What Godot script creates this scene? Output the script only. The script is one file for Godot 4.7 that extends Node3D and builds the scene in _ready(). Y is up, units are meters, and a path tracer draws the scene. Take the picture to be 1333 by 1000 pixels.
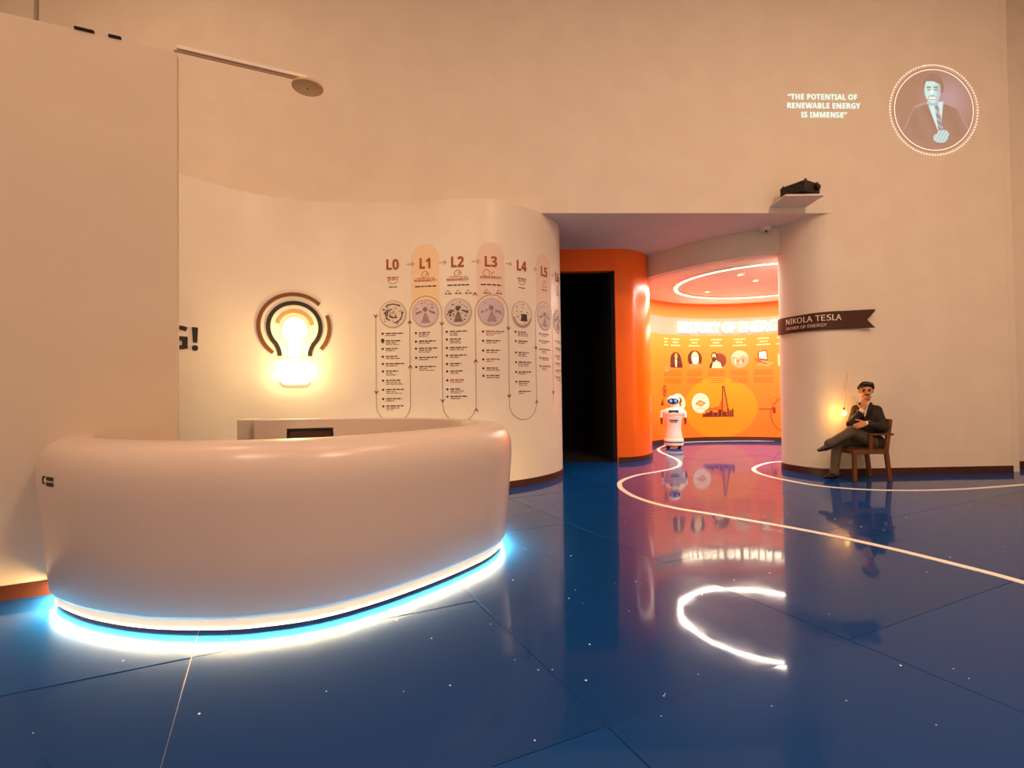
extends Node3D

# ------------------------------------------------------------------ helpers
var rng := RandomNumberGenerator.new()
var M := {}

class Path:
	var p := PackedVector2Array()
	var n := PackedVector2Array()
	var l := PackedFloat32Array()
	func _init(pts: Array, closed_smooth := true, div := 10) -> void:
		var q := pts.duplicate()
		if closed_smooth:
			q.push_front(2.0 * pts[0] - pts[1])
			q.push_back(2.0 * pts[-1] - pts[-2])
			for i in range(1, q.size() - 2):
				for k in div:
					var t := k / float(div)
					p.append(0.5 * (2.0 * q[i] + (q[i + 1] - q[i - 1]) * t + (2.0 * q[i - 1] - 5.0 * q[i] + 4.0 * q[i + 1] - q[i + 2]) * t * t + (3.0 * q[i] - q[i - 1] - 3.0 * q[i + 1] + q[i + 2]) * t * t * t))
			p.append(pts[-1])
		else:
			p = PackedVector2Array(pts)
		var s := 0.0
		for i in p.size():
			if i > 0:
				s += p[i].distance_to(p[i - 1])
			l.append(s)
			var d := (p[mini(i + 1, p.size() - 1)] - p[maxi(i - 1, 0)]).normalized()
			n.append(Vector2(-d.y, d.x))
	func length() -> float:
		return l[-1]
	func at(s: float) -> Array:
		var i := clampi(l.bsearch(s) - 1, 0, p.size() - 2)
		var u := (s - l[i]) / maxf(l[i + 1] - l[i], 1e-6)
		return [p[i].lerp(p[i + 1], u), n[i].lerp(n[i + 1], clampf(u, 0, 1)).normalized()]
	func point(s: float, h: float, off := 0.0) -> Vector3:
		var a := at(s)
		var q: Vector2 = a[0] + a[1] * off
		return Vector3(q.x, h, q.y)
	func normal(s: float) -> Vector3:
		var a := at(s)
		return Vector3(a[1].x, 0, a[1].y)
	func tangent(s: float) -> Vector3:
		var a := at(s)
		return Vector3(a[1].y, 0, -a[1].x)
	func sub(a: float, b: float, off := 0.0) -> Array:
		var out := []
		var steps := maxi(2, int((b - a) / 0.06))
		for i in steps + 1:
			var q := point(lerpf(a, b, i / float(steps)), 0, off)
			out.append(Vector2(q.x, q.z))
		return out

func mat(c: Color, rough := 0.6, metal := 0.0, spec := 0.5) -> StandardMaterial3D:
	var m := StandardMaterial3D.new()
	m.albedo_color = c
	m.roughness = rough
	m.metallic = metal
	m.metallic_specular = spec
	return m

func glow(c: Color, e: float) -> StandardMaterial3D:
	var m := mat(c, 0.5)
	m.emission_enabled = true
	m.emission = c
	m.emission_energy_multiplier = e
	return m

func print_mat(rough := 0.6) -> StandardMaterial3D:
	var m := mat(Color.WHITE, rough)
	m.vertex_color_use_as_albedo = true
	return m

func c8(r: int, g: int, b: int) -> Color:
	return Color8(r, g, b)

func st() -> SurfaceTool:
	var s := SurfaceTool.new()
	s.begin(Mesh.PRIMITIVE_TRIANGLES)
	return s

func tri(s: SurfaceTool, a: Vector3, b: Vector3, c: Vector3, na: Vector3, nb: Vector3, nc: Vector3) -> void:
	if (b - a).cross(c - a).dot(na + nb + nc) > 0.0:
		var t := b
		b = c
		c = t
		t = nb
		nb = nc
		nc = t
	s.set_normal(na)
	s.add_vertex(a)
	s.set_normal(nb)
	s.add_vertex(b)
	s.set_normal(nc)
	s.add_vertex(c)

func quad(s: SurfaceTool, a: Vector3, b: Vector3, c: Vector3, d: Vector3, n: Vector3) -> void:
	tri(s, a, b, c, n, n, n)
	tri(s, a, c, d, n, n, n)

func quadn(s: SurfaceTool, a: Vector3, b: Vector3, c: Vector3, d: Vector3, na: Vector3, nb: Vector3, nc: Vector3, nd: Vector3) -> void:
	tri(s, a, b, c, na, nb, nc)
	tri(s, a, c, d, na, nc, nd)

# box with chamfered edges
func box(s: SurfaceTool, c: Vector3, size: Vector3, bev := 0.004, b := Basis()) -> void:
	var h := size / 2.0
	bev = minf(bev, minf(h.x, minf(h.y, h.z)) * 0.9)
	for ax in 3:
		for sg in [-1.0, 1.0]:
			var n := Vector3.ZERO
			n[ax] = sg
			var u := (ax + 1) % 3
			var v := (ax + 2) % 3
			var q := []
			for k in [[-1, -1], [1, -1], [1, 1], [-1, 1]]:
				var p := Vector3.ZERO
				p[ax] = sg * h[ax]
				p[u] = k[0] * (h[u] - bev)
				p[v] = k[1] * (h[v] - bev)
				q.append(c + b * p)
			quad(s, q[0], q[1], q[2], q[3], b * n)
	if bev <= 0.0:
		return
	for ax in 3:
		var u := (ax + 1) % 3
		var v := (ax + 2) % 3
		for su in [-1.0, 1.0]:
			for sv in [-1.0, 1.0]:
				var nu := Vector3.ZERO
				nu[u] = su
				var nv := Vector3.ZERO
				nv[v] = sv
				var q := []
				for k in [[-1, 0], [1, 0], [1, 1], [-1, 1]]:
					var p := Vector3.ZERO
					p[ax] = k[0] * (h[ax] - bev)
					p[u] = su * (h[u] - (bev if k[1] else 0.0))
					p[v] = sv * (h[v] - (0.0 if k[1] else bev))
					q.append(c + b * p)
				quadn(s, q[0], q[1], q[2], q[3], b * nu, b * nu, b * nv, b * nv)
	for sx in [-1.0, 1.0]:
		for sy in [-1.0, 1.0]:
			for sz in [-1.0, 1.0]:
				var k := Vector3(sx, sy, sz)
				var o := k * (h - Vector3.ONE * bev)
				tri(s, c + b * (o + Vector3(sx * bev, 0, 0)), c + b * (o + Vector3(0, sy * bev, 0)), c + b * (o + Vector3(0, 0, sz * bev)), b * Vector3(sx, 0, 0), b * Vector3(0, sy, 0), b * Vector3(0, 0, sz))

# tube along points; flat scales the cross-section along the given direction
func tube(s: SurfaceTool, pts: Array, radii, seg := 10, caps := true) -> void:
	var rings := []
	var up := Vector3.UP
	for i in pts.size():
		var d: Vector3 = (pts[mini(i + 1, pts.size() - 1)] - pts[maxi(i - 1, 0)]).normalized()
		if i == 0:
			up = Vector3.UP if absf(d.y) < 0.9 else Vector3.RIGHT
		var x := d.cross(up).normalized()
		up = x.cross(d).normalized()
		var r: float = radii[i] if radii is Array else radii
		var ring := []
		for k in seg:
			var a := TAU * k / seg
			var n := x * cos(a) + up * sin(a)
			ring.append([pts[i] + n * r, n])
		rings.append(ring)
	for i in pts.size() - 1:
		for k in seg:
			var j := (k + 1) % seg
			quadn(s, rings[i][k][0], rings[i][j][0], rings[i + 1][j][0], rings[i + 1][k][0], rings[i][k][1], rings[i][j][1], rings[i + 1][j][1], rings[i + 1][k][1])
	if caps:
		for e in [0, pts.size() - 1]:
			var d: Vector3 = (pts[1] - pts[0]).normalized() * -1.0 if e == 0 else (pts[-1] - pts[-2]).normalized()
			var r: float = radii[e] if radii is Array else radii
			var tip: Vector3 = pts[e] + d * r * 0.7
			for k in seg:
				var j := (k + 1) % seg
				tri(s, rings[e][k][0], rings[e][j][0], tip, rings[e][k][1], rings[e][j][1], d)

# profile of (radius, height) turned about the vertical through c; sc squeezes x and z
func lathe(s: SurfaceTool, prof: Array, c := Vector3.ZERO, seg := 28, b := Basis(), sc := Vector2.ONE) -> void:
	for i in prof.size() - 1:
		var a: Vector2 = prof[i]
		var e: Vector2 = prof[i + 1]
		if a.distance_to(e) < 1e-5:
			continue
		var nn := [Vector2.ZERO, Vector2.ZERO]
		for w in 2:
			var me := Vector2(e.y - a.y, a.x - e.x).normalized()
			var o := me
			var j := i - 1 if w == 0 else i + 1
			if j >= 0 and j < prof.size() - 1:
				var dd: Vector2 = prof[j + 1] - prof[j]
				if dd.length() > 1e-5:
					var on := Vector2(dd.y, -dd.x).normalized()
					if on.dot(me) > 0.6:
						o = (on + me).normalized()
			nn[w] = o
		for k in seg:
			var t0 := TAU * k / seg
			var t1 := TAU * (k + 1) / seg
			var P := func(q: Vector2, t: float) -> Vector3: return c + b * Vector3(q.x * cos(t) * sc.x, q.y, q.x * sin(t) * sc.y)
			var N := func(q: Vector2, t: float) -> Vector3: return (b * Vector3(q.x * cos(t) / sc.x, q.y, q.x * sin(t) / sc.y)).normalized()
			if a.x > 1e-6:
				tri(s, P.call(a, t0), P.call(a, t1), P.call(e, t1), N.call(nn[0], t0), N.call(nn[0], t1), N.call(nn[1], t1))
			if e.x > 1e-6:
				tri(s, P.call(a, t0), P.call(e, t1), P.call(e, t0), N.call(nn[0], t0), N.call(nn[1], t1), N.call(nn[1], t0))

# footprint polygon (x, z) raised from y0 to y1, smooth round gentle corners
func prism(s: SurfaceTool, foot: Array, y0: float, y1: float, caps := true) -> void:
	var f := PackedVector2Array(foot)
	var cnt := f.size()
	var area := 0.0
	for i in cnt:
		area += f[i].cross(f[(i + 1) % cnt])
	var sg := 1.0 if area > 0.0 else -1.0
	var en := []
	for i in cnt:
		var d := (f[(i + 1) % cnt] - f[i]).normalized()
		en.append(Vector2(d.y, -d.x) * sg)
	for i in cnt:
		var j := (i + 1) % cnt
		var na: Vector2 = en[i]
		var nb: Vector2 = en[i]
		if en[(i + cnt - 1) % cnt].dot(na) > 0.75:
			na = (na + en[(i + cnt - 1) % cnt]).normalized()
		if en[j].dot(nb) > 0.75:
			nb = (en[i] + en[j]).normalized()
		var A := Vector3(na.x, 0, na.y)
		var B := Vector3(nb.x, 0, nb.y)
		quadn(s, Vector3(f[i].x, y0, f[i].y), Vector3(f[j].x, y0, f[j].y), Vector3(f[j].x, y1, f[j].y), Vector3(f[i].x, y1, f[i].y), A, B, B, A)
	if caps:
		var t := Geometry2D.triangulate_polygon(f)
		for i in range(0, t.size(), 3):
			for e in [[y0, Vector3.DOWN], [y1, Vector3.UP]]:
				tri(s, Vector3(f[t[i]].x, e[0], f[t[i]].y), Vector3(f[t[i + 1]].x, e[0], f[t[i + 1]].y), Vector3(f[t[i + 2]].x, e[0], f[t[i + 2]].y), e[1], e[1], e[1])

# a strip along a plan line with thickness towards the back (front = path normal side)
func strip_foot(path: Path, s0: float, s1: float, front: float, back: float) -> Array:
	var a := path.sub(s0, s1, front)
	var b := path.sub(s0, s1, back)
	b.reverse()
	return a + b

# flat polygon (s, h) laid on a curved wall, in strips so that it follows the curve
func lay(s: SurfaceTool, w: Path, poly: Array, off: float, c: Color, step := 0.12) -> void:
	var col := c.srgb_to_linear()
	var f := PackedVector2Array(poly)
	var lo := 1e9
	var hi := -1e9
	for q in f:
		lo = minf(lo, q.x)
		hi = maxf(hi, q.x)
	var cnt := maxi(1, int(ceil((hi - lo) / step)))
	for i in cnt:
		var a := lerpf(lo, hi, i / float(cnt))
		var b := lerpf(lo, hi, (i + 1) / float(cnt))
		var parts: Array = [f] if cnt == 1 else Geometry2D.intersect_polygons(f, PackedVector2Array([Vector2(a, -9), Vector2(b, -9), Vector2(b, 19), Vector2(a, 19)]))
		for g in parts:
			var t := Geometry2D.triangulate_polygon(g)
			for k in range(0, t.size(), 3):
				s.set_color(col)
				tri(s, w.point(g[t[k]].x, g[t[k]].y, off), w.point(g[t[k + 1]].x, g[t[k + 1]].y, off), w.point(g[t[k + 2]].x, g[t[k + 2]].y, off), w.normal(g[t[k]].x), w.normal(g[t[k + 1]].x), w.normal(g[t[k + 2]].x))

func oval(cx: float, cy: float, rx: float, ry: float, a0 := 0.0, a1 := TAU, seg := 28) -> Array:
	var o := []
	for i in seg + (0 if a1 - a0 > 6.28 else 1):
		var a := a0 + (a1 - a0) * i / seg
		o.append(Vector2(cx + rx * cos(a), cy + ry * sin(a)))
	return o

func rect(x0: float, y0: float, x1: float, y1: float) -> Array:
	return [Vector2(x0, y0), Vector2(x1, y0), Vector2(x1, y1), Vector2(x0, y1)]

func stroke(pts: Array, wd: float, ends := Geometry2D.END_BUTT) -> Array:
	var r := Geometry2D.offset_polyline(PackedVector2Array(pts), wd / 2.0, Geometry2D.JOIN_ROUND, ends)
	return Array(r[0]) if r.size() else []

func lay_line(s: SurfaceTool, w: Path, pts: Array, wd: float, off: float, c: Color) -> void:
	for i in pts.size() - 1:
		var d: Vector2 = (pts[i + 1] - pts[i]).normalized()
		var n := Vector2(-d.y, d.x) * wd / 2.0
		lay(s, w, [pts[i] - n, pts[i + 1] - n, pts[i + 1] + n, pts[i] + n], off, c)

# lettering bent round a wall; x is along the wall from s0
func text_on(s: SurfaceTool, w: Path, txt: String, s0: float, h0: float, cap: float, off: float, depth: float, c := Color.WHITE, font := "Droid Sans", weight := 700, align := 0, stretch := 1.0) -> float:
	var tm := text_mesh(txt, cap, depth, font, weight)
	var arr := tm.get_mesh_arrays()
	var v: PackedVector3Array = arr[Mesh.ARRAY_VERTEX]
	var nn: PackedVector3Array = arr[Mesh.ARRAY_NORMAL]
	var ix: PackedInt32Array = arr[Mesh.ARRAY_INDEX] if arr[Mesh.ARRAY_INDEX] != null else PackedInt32Array(range(v.size()))
	var lo := 1e9
	var hi := -1e9
	for q in v:
		lo = minf(lo, q.x)
		hi = maxf(hi, q.x)
	var base := 1e9  # the baseline: the lowest point of an H
	for q in text_mesh("H", cap, depth, font, weight).get_mesh_arrays()[Mesh.ARRAY_VERTEX]:
		base = minf(base, q.y)
	var wd := (hi - lo) * stretch
	var x0 := s0 - (wd / 2.0 if align == 0 else wd if align == 1 else 0.0)
	var col := c.srgb_to_linear()
	var zmin := 1e9
	for q in v:
		zmin = minf(zmin, q.z)
	for i in range(0, ix.size(), 3):
		var P := []
		var N := []
		for k in 3:
			var q := v[ix[i + k]]
			var sx := x0 + (q.x - lo) * stretch
			P.append(w.point(sx, h0 + q.y - base, off + q.z - zmin))
			var m := nn[ix[i + k]]
			N.append((w.tangent(sx) * m.x + Vector3.UP * m.y + w.normal(sx) * m.z).normalized())
		s.set_color(col)
		tri(s, P[0], P[1], P[2], N[0], N[1], N[2])
	return wd

var text_cache := {}
func text_mesh(txt: String, cap: float, depth: float, font: String, weight: int) -> TextMesh:
	var key := "%s|%f|%f|%s|%d" % [txt, cap, depth, font, weight]
	if text_cache.has(key):
		return text_cache[key]
	var f := SystemFont.new()
	f.font_names = PackedStringArray([font])
	f.font_weight = weight
	var t := TextMesh.new()
	t.font = f
	t.font_size = 64
	t.pixel_size = cap / 45.7
	t.depth = depth
	t.curve_step = 3.0
	t.text = txt
	t.vertical_alignment = VERTICAL_ALIGNMENT_BOTTOM
	text_cache[key] = t
	return t

# grey bars for words too small to read
func greek(s: SurfaceTool, w: Path, s0: float, h: float, wd: float, tall: float, off: float, c: Color) -> void:
	var x := s0
	while x < s0 + wd - 0.01:
		var k := minf(rng.randf_range(0.03, 0.085), s0 + wd - x)
		lay(s, w, rect(x, h - tall / 2, x + k, h + tall / 2), off, c)
		x += k + 0.012

func put(called: String, s: SurfaceTool, m: Material, parent: Node = self) -> MeshInstance3D:
	var o := MeshInstance3D.new()
	o.mesh = s.commit()
	o.material_override = m
	return hang(called, o, parent)

func hang(called: String, o: Node3D, parent: Node = self) -> Node3D:
	o.name = numbered(called, parent)
	parent.add_child(o, true)
	return o

func numbered(called: String, parent: Node) -> String:
	if not parent.has_node(called):
		return called
	var k := 1
	while parent.has_node("%s_%03d" % [called, k]):
		k += 1
	return "%s_%03d" % [called, k]

func tag(o: Node, label: String, category: String, group := "") -> Node:
	o.set_meta("label", label)
	o.set_meta("category", category)
	if group:
		o.set_meta("group", group)
	return o

func thing(called: String, label: String, category: String, at := Vector3.ZERO, group := "", turn := 0.0) -> Node3D:
	var o := Node3D.new()
	o.position = at
	o.rotation.y = turn
	hang(called, o)
	tag(o, label, category, group)
	return o

func structure(called: String, s: SurfaceTool, m: Material, label: String, category := "wall") -> MeshInstance3D:
	var o := put(called, s, m)
	o.set_meta("kind", "structure")
	tag(o, label, category)
	return o

func omni(at: Vector3, c: Color, e: float, size := 0.1, parent: Node = self, called := "lamp_light") -> void:
	var l := OmniLight3D.new()
	l.light_color = c
	l.light_energy = e
	l.light_size = size
	l.omni_range = 30
	l.omni_attenuation = 2
	l.shadow_enabled = true
	l.position = at
	hang(called, l, parent)

func area(at: Vector3, toward: Vector3, c: Color, e: float, size: Vector2, called := "added_panel_light") -> void:
	var l := AreaLight3D.new()
	l.light_color = c
	l.light_energy = e
	l.area_size = size
	l.area_range = 30
	l.shadow_enabled = true
	l.look_at_from_position(at, at + toward, Vector3.UP if absf(toward.normalized().y) < 0.95 else Vector3.RIGHT)
	hang(called, l)

func spot(at: Vector3, aim: Vector3, c: Color, e: float, angle: float, soft: float, size := 0.1, called := "added_spot_light") -> void:
	var l := SpotLight3D.new()
	l.light_color = c
	l.light_energy = e
	l.spot_angle = angle
	l.spot_angle_attenuation = soft
	l.spot_range = 30
	l.spot_attenuation = 2
	l.light_size = size
	l.shadow_enabled = true
	l.look_at_from_position(at, aim, Vector3.UP if absf((aim - at).normalized().y) < 0.98 else Vector3.RIGHT)
	hang(called, l)

func noise(seed_: int, freq: float, size: int, ramp: Gradient) -> NoiseTexture2D:
	var f := FastNoiseLite.new()
	f.seed = seed_
	f.frequency = freq
	f.fractal_octaves = 5
	var t := NoiseTexture2D.new()
	t.width = size
	t.height = size
	t.seamless = true
	t.noise = f
	t.color_ramp = ramp
	return t

func ramp2(a: Color, b: Color, x0 := 0.3, x1 := 0.7) -> Gradient:
	var g := Gradient.new()
	g.offsets = PackedFloat32Array([x0, x1])
	g.colors = PackedColorArray([a, b])
	return g

# ---------------------------------------------------------------- blended capsules -> one smooth skin (surface nets)
func skin(s: SurfaceTool, bones: Array, cell: float, k: float, xf := Transform3D()) -> void:
	var lo := Vector3.ONE * 1e9
	var hi := -lo
	for b in bones:
		for e in [[b[0], b[2]], [b[1], b[3]]]:
			lo = lo.min(e[0] - Vector3.ONE * (e[1] + 3 * cell))
			hi = hi.max(e[0] + Vector3.ONE * (e[1] + 3 * cell))
	var nx := int((hi.x - lo.x) / cell) + 2
	var ny := int((hi.y - lo.y) / cell) + 2
	var nz := int((hi.z - lo.z) / cell) + 2
	var f := PackedFloat32Array()
	f.resize(nx * ny * nz)
	f.fill(1.0)
	for b in bones:
		var A: Vector3 = b[0]
		var B: Vector3 = b[1]
		var ra: float = b[2]
		var rb: float = b[3]
		var d := B - A
		var dd := maxf(d.length_squared(), 1e-9)
		var r := maxf(ra, rb) + k + 2.0 * cell
		var i0 := ((A.min(B) - Vector3.ONE * r - lo) / cell).floor().max(Vector3.ZERO)
		var i1 := ((A.max(B) + Vector3.ONE * r - lo) / cell).ceil().min(Vector3(nx - 1, ny - 1, nz - 1))
		for z in range(int(i0.z), int(i1.z) + 1):
			for y in range(int(i0.y), int(i1.y) + 1):
				var row := (z * ny + y) * nx
				for x in range(int(i0.x), int(i1.x) + 1):
					var p := Vector3(lo.x + x * cell, lo.y + y * cell, lo.z + z * cell) - A
					var t := clampf(p.dot(d) / dd, 0.0, 1.0)
					var v := (p - d * t).length() - (ra + (rb - ra) * t)
					var o := f[row + x]
					var h := clampf(0.5 + 0.5 * (o - v) / k, 0.0, 1.0)
					f[row + x] = o + (v - o) * h - k * h * (1.0 - h)
	var id := PackedInt32Array()
	id.resize(nx * ny * nz)
	id.fill(-1)
	var pos := PackedVector3Array()
	var nor := PackedVector3Array()
	var off := [0, 1, nx, nx + 1, nx * ny, nx * ny + 1, nx * ny + nx, nx * ny + nx + 1]
	var edges := [[0, 1], [2, 3], [4, 5], [6, 7], [0, 2], [1, 3], [4, 6], [5, 7], [0, 4], [1, 5], [2, 6], [3, 7]]
	for z in nz - 1:
		for y in ny - 1:
			for x in nx - 1:
				var at := (z * ny + y) * nx + x
				var c0 := f[at]
				if absf(c0) > 3.0 * cell:
					continue
				var neg := 0
				for o in off:
					if f[at + o] < 0.0:
						neg += 1
				if neg == 0 or neg == 8:
					continue
				var sum := Vector3.ZERO
				var cnt := 0
				for e in edges:
					var a := f[at + off[e[0]]]
					var b2 := f[at + off[e[1]]]
					if (a < 0.0) != (b2 < 0.0):
						var t := a / (a - b2)
						var p0 := Vector3(e[0] & 1, (e[0] >> 1) & 1, e[0] >> 2)
						var p1 := Vector3(e[1] & 1, (e[1] >> 1) & 1, e[1] >> 2)
						sum += p0.lerp(p1, t)
						cnt += 1
				var g := Vector3(
					f[at + 1] + f[at + off[3]] + f[at + off[5]] + f[at + off[7]] - f[at] - f[at + off[2]] - f[at + off[4]] - f[at + off[6]],
					f[at + off[2]] + f[at + off[3]] + f[at + off[6]] + f[at + off[7]] - f[at] - f[at + off[1]] - f[at + off[4]] - f[at + off[5]],
					f[at + off[4]] + f[at + off[5]] + f[at + off[6]] + f[at + off[7]] - f[at] - f[at + off[1]] - f[at + off[2]] - f[at + off[3]])
				id[at] = pos.size()
				pos.append(xf * (lo + (Vector3(x, y, z) + sum / cnt) * cell))
				nor.append((xf.basis * g).normalized())
	var st1 := [1, nx, nx * ny]
	for z in range(1, nz - 1):
		for y in range(1, ny - 1):
			for x in range(1, nx - 1):
				var at := (z * ny + y) * nx + x
				var v := f[at]
				if absf(v) > 3.0 * cell:
					continue
				for ax in 3:
					if (v < 0.0) == (f[at + st1[ax]] < 0.0):
						continue
					var u: int = st1[(ax + 1) % 3]
					var w: int = st1[(ax + 2) % 3]
					var a := id[at]
					var b3 := id[at - u]
					var c := id[at - u - w]
					var d3 := id[at - w]
					if a < 0 or b3 < 0 or c < 0 or d3 < 0:
						continue
					quadn(s, pos[a], pos[b3], pos[c], pos[d3], nor[a], nor[b3], nor[c], nor[d3])

func bone(a: Vector3, b: Vector3, ra: float, rb := -1.0) -> Array:
	return [a, b, ra, ra if rb < 0.0 else rb]

# ------------------------------------------------------------------ the scene
const H := 4.25          # underside of the upper wall
const HI := 3.8          # ceiling of the round gallery
const TOP := 8.8
const WARM := Color(1.0, 0.82, 0.68)
var niche: Path
var column: Path
var gallery: Path
var front: Path

func _ready() -> void:
	rng.seed = 7
	setup_view()
	setup_materials()
	setup_hall_lights()
	build_floor()
	build_walls()
	build_desk()
	build_emblem()
	build_directory()
	build_gallery()
	build_projection()
	build_seated_figure()
	build_robot()
	build_fittings()

func setup_view() -> void:
	var cam := Camera3D.new()
	cam.name = "camera"
	cam.fov = 73.46
	cam.near = 0.05
	cam.far = 100
	cam.position = Vector3(0, 1.4, 0)
	cam.rotation_degrees = Vector3(1.0, 0, -0.75)
	add_child(cam)
	cam.current = true
	var we := WorldEnvironment.new()
	we.name = "world_environment"
	var e := Environment.new()
	e.background_mode = Environment.BG_COLOR
	e.background_color = Color.BLACK
	e.tonemap_mode = Environment.TONE_MAPPER_LINEAR
	e.tonemap_exposure = 1.0
	e.sdfgi_enabled = true
	e.ssao_enabled = true
	e.ssil_enabled = true
	we.environment = e
	add_child(we)

func setup_hall_lights() -> void:
	# added, unseen square lamp panels in the high hall ceiling, each with its own light just below
	for q in [[-5.0, -4.6, 9.0, "behind the left panel"], [0.5, -3.0, 4.0, "above the reception desk's right end"], [5.5, -3.0, 16.0, "above the floor near the figure"], [-3.0, 2.5, 28.0, "at the rear left, behind the viewpoint"], [5.2, 1.6, 54.0, "at the rear right, behind the viewpoint"]]:
		var p := Vector2(q[0], q[1])
		var t := thing("added_ceiling_lamp", "added square warm white lamp panel in the ceiling " + q[3], "ceiling lamp", Vector3(p.x, TOP, p.y), "added ceiling lamp panels")
		var s := st()
		for sg in [-1, 1]:
			box(s, Vector3(sg * 0.62, -0.02, 0), Vector3(0.04, 0.04, 1.28))
			box(s, Vector3(0, -0.02, sg * 0.62), Vector3(1.2, 0.04, 0.04))
		put("frame", s, M.white, t)
		s = st()
		box(s, Vector3(0, -0.012, 0), Vector3(1.2, 0.02, 1.2))
		put("diffuser", s, glow(WARM, 1.5), t)
		area(Vector3(p.x, TOP - 0.05, p.y), Vector3.DOWN, WARM, q[2], Vector2(1.2, 1.2))
	# added unseen wall washers that brighten the niche behind the desk
	for w in [[-3.4, "left"], [-1.9, "middle"], [-0.4, "right"]]:
		var x: float = w[0]
		var at := Vector3(x, TOP - 0.12, -3.6)
		var aim := Vector3(x, 1.6, -7.6)
		var t := thing("fill_spotlight", "added unseen small white ceiling spotlight aimed at the %s of the curved niche wall" % w[1], "fill_spotlight", at, "added ceiling spotlights over the niche")
		var s := st()
		var d := (aim - at).normalized()
		tube(s, [-d * 0.12, d * 0.1], 0.06, 20)
		put("housing", s, M.white, t)
		s = st()
		tube(s, [Vector3(0, 0.12, 0), Vector3.ZERO], 0.015)
		put("stem", s, M.white, t)
		s = st()
		tube(s, [d * 0.14, d * 0.145], 0.05, 20)
		put("lens", s, glow(WARM, 2.0), t)
		spot(at + d * 0.17, aim, Color(1.0, 0.86, 0.72), 9.5, 16.0, 1.0, 0.05)

func setup_materials() -> void:
	M.white = mat(c8(236, 230, 220), 0.45)
	var plaster := mat(Color.WHITE, 0.75)
	plaster.albedo_texture = noise(3, 0.006, 512, ramp2(c8(230, 218, 203), c8(233, 222, 207)))
	plaster.uv1_triplanar = true
	plaster.uv1_world_triplanar = true
	plaster.uv1_scale = Vector3.ONE * 0.35
	M.plaster = plaster
	var satin := plaster.duplicate()
	satin.roughness = 0.38
	M.satin = satin
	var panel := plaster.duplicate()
	panel.albedo_color = c8(228, 222, 216)  # same plaster, darkened here in place of dimmer light on the panel
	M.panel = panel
	M.orange = mat(c8(253, 108, 12), 0.25)
	M.gallery = mat(c8(253, 126, 26), 0.5)
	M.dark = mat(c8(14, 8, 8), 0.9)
	M.black = mat(c8(16, 13, 13), 0.35)
	M.base = mat(c8(68, 30, 16), 0.45)
	M.ink = print_mat(0.6)
	M.line = mat(c8(250, 246, 240), 0.35)
	M.wood = wood()
	# poured blue finish: smooth, with a thin dusty film
	var rough := noise(11, 0.01, 512, ramp2(Color(0.04, 0.04, 0.04), Color(0.075, 0.075, 0.075), 0.35, 0.75))
	M.floor = []
	for k in 3:
		var f := mat([c8(10, 63, 130), c8(10, 66, 135), c8(10, 60, 125)][k], 1.0, 0.0, 0.2)
		f.roughness_texture = rough
		f.uv1_triplanar = true
		f.uv1_world_triplanar = true
		f.uv1_scale = Vector3.ONE * 0.6
		f.clearcoat_enabled = true
		f.clearcoat = 0.12
		f.clearcoat_roughness = 0.26
		M.floor.append(f)
	M.joint = mat(c8(176, 192, 212), 0.8)

func wood() -> StandardMaterial3D:
	var m := mat(Color.WHITE, 0.45)
	var f := FastNoiseLite.new()
	f.seed = 5
	f.frequency = 0.02
	var im := Image.create(128, 128, false, Image.FORMAT_RGB8)
	for y in 128:
		for x in 128:
			var g := 0.5 + 0.5 * f.get_noise_2d(x * 5.0, y * 0.5)
			im.set_pixel(x, y, c8(82, 42, 18).lerp(c8(128, 74, 34), g))
	m.albedo_texture = ImageTexture.create_from_image(im)
	m.uv1_triplanar = true
	m.uv1_scale = Vector3.ONE * 2.0
	return m

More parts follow.
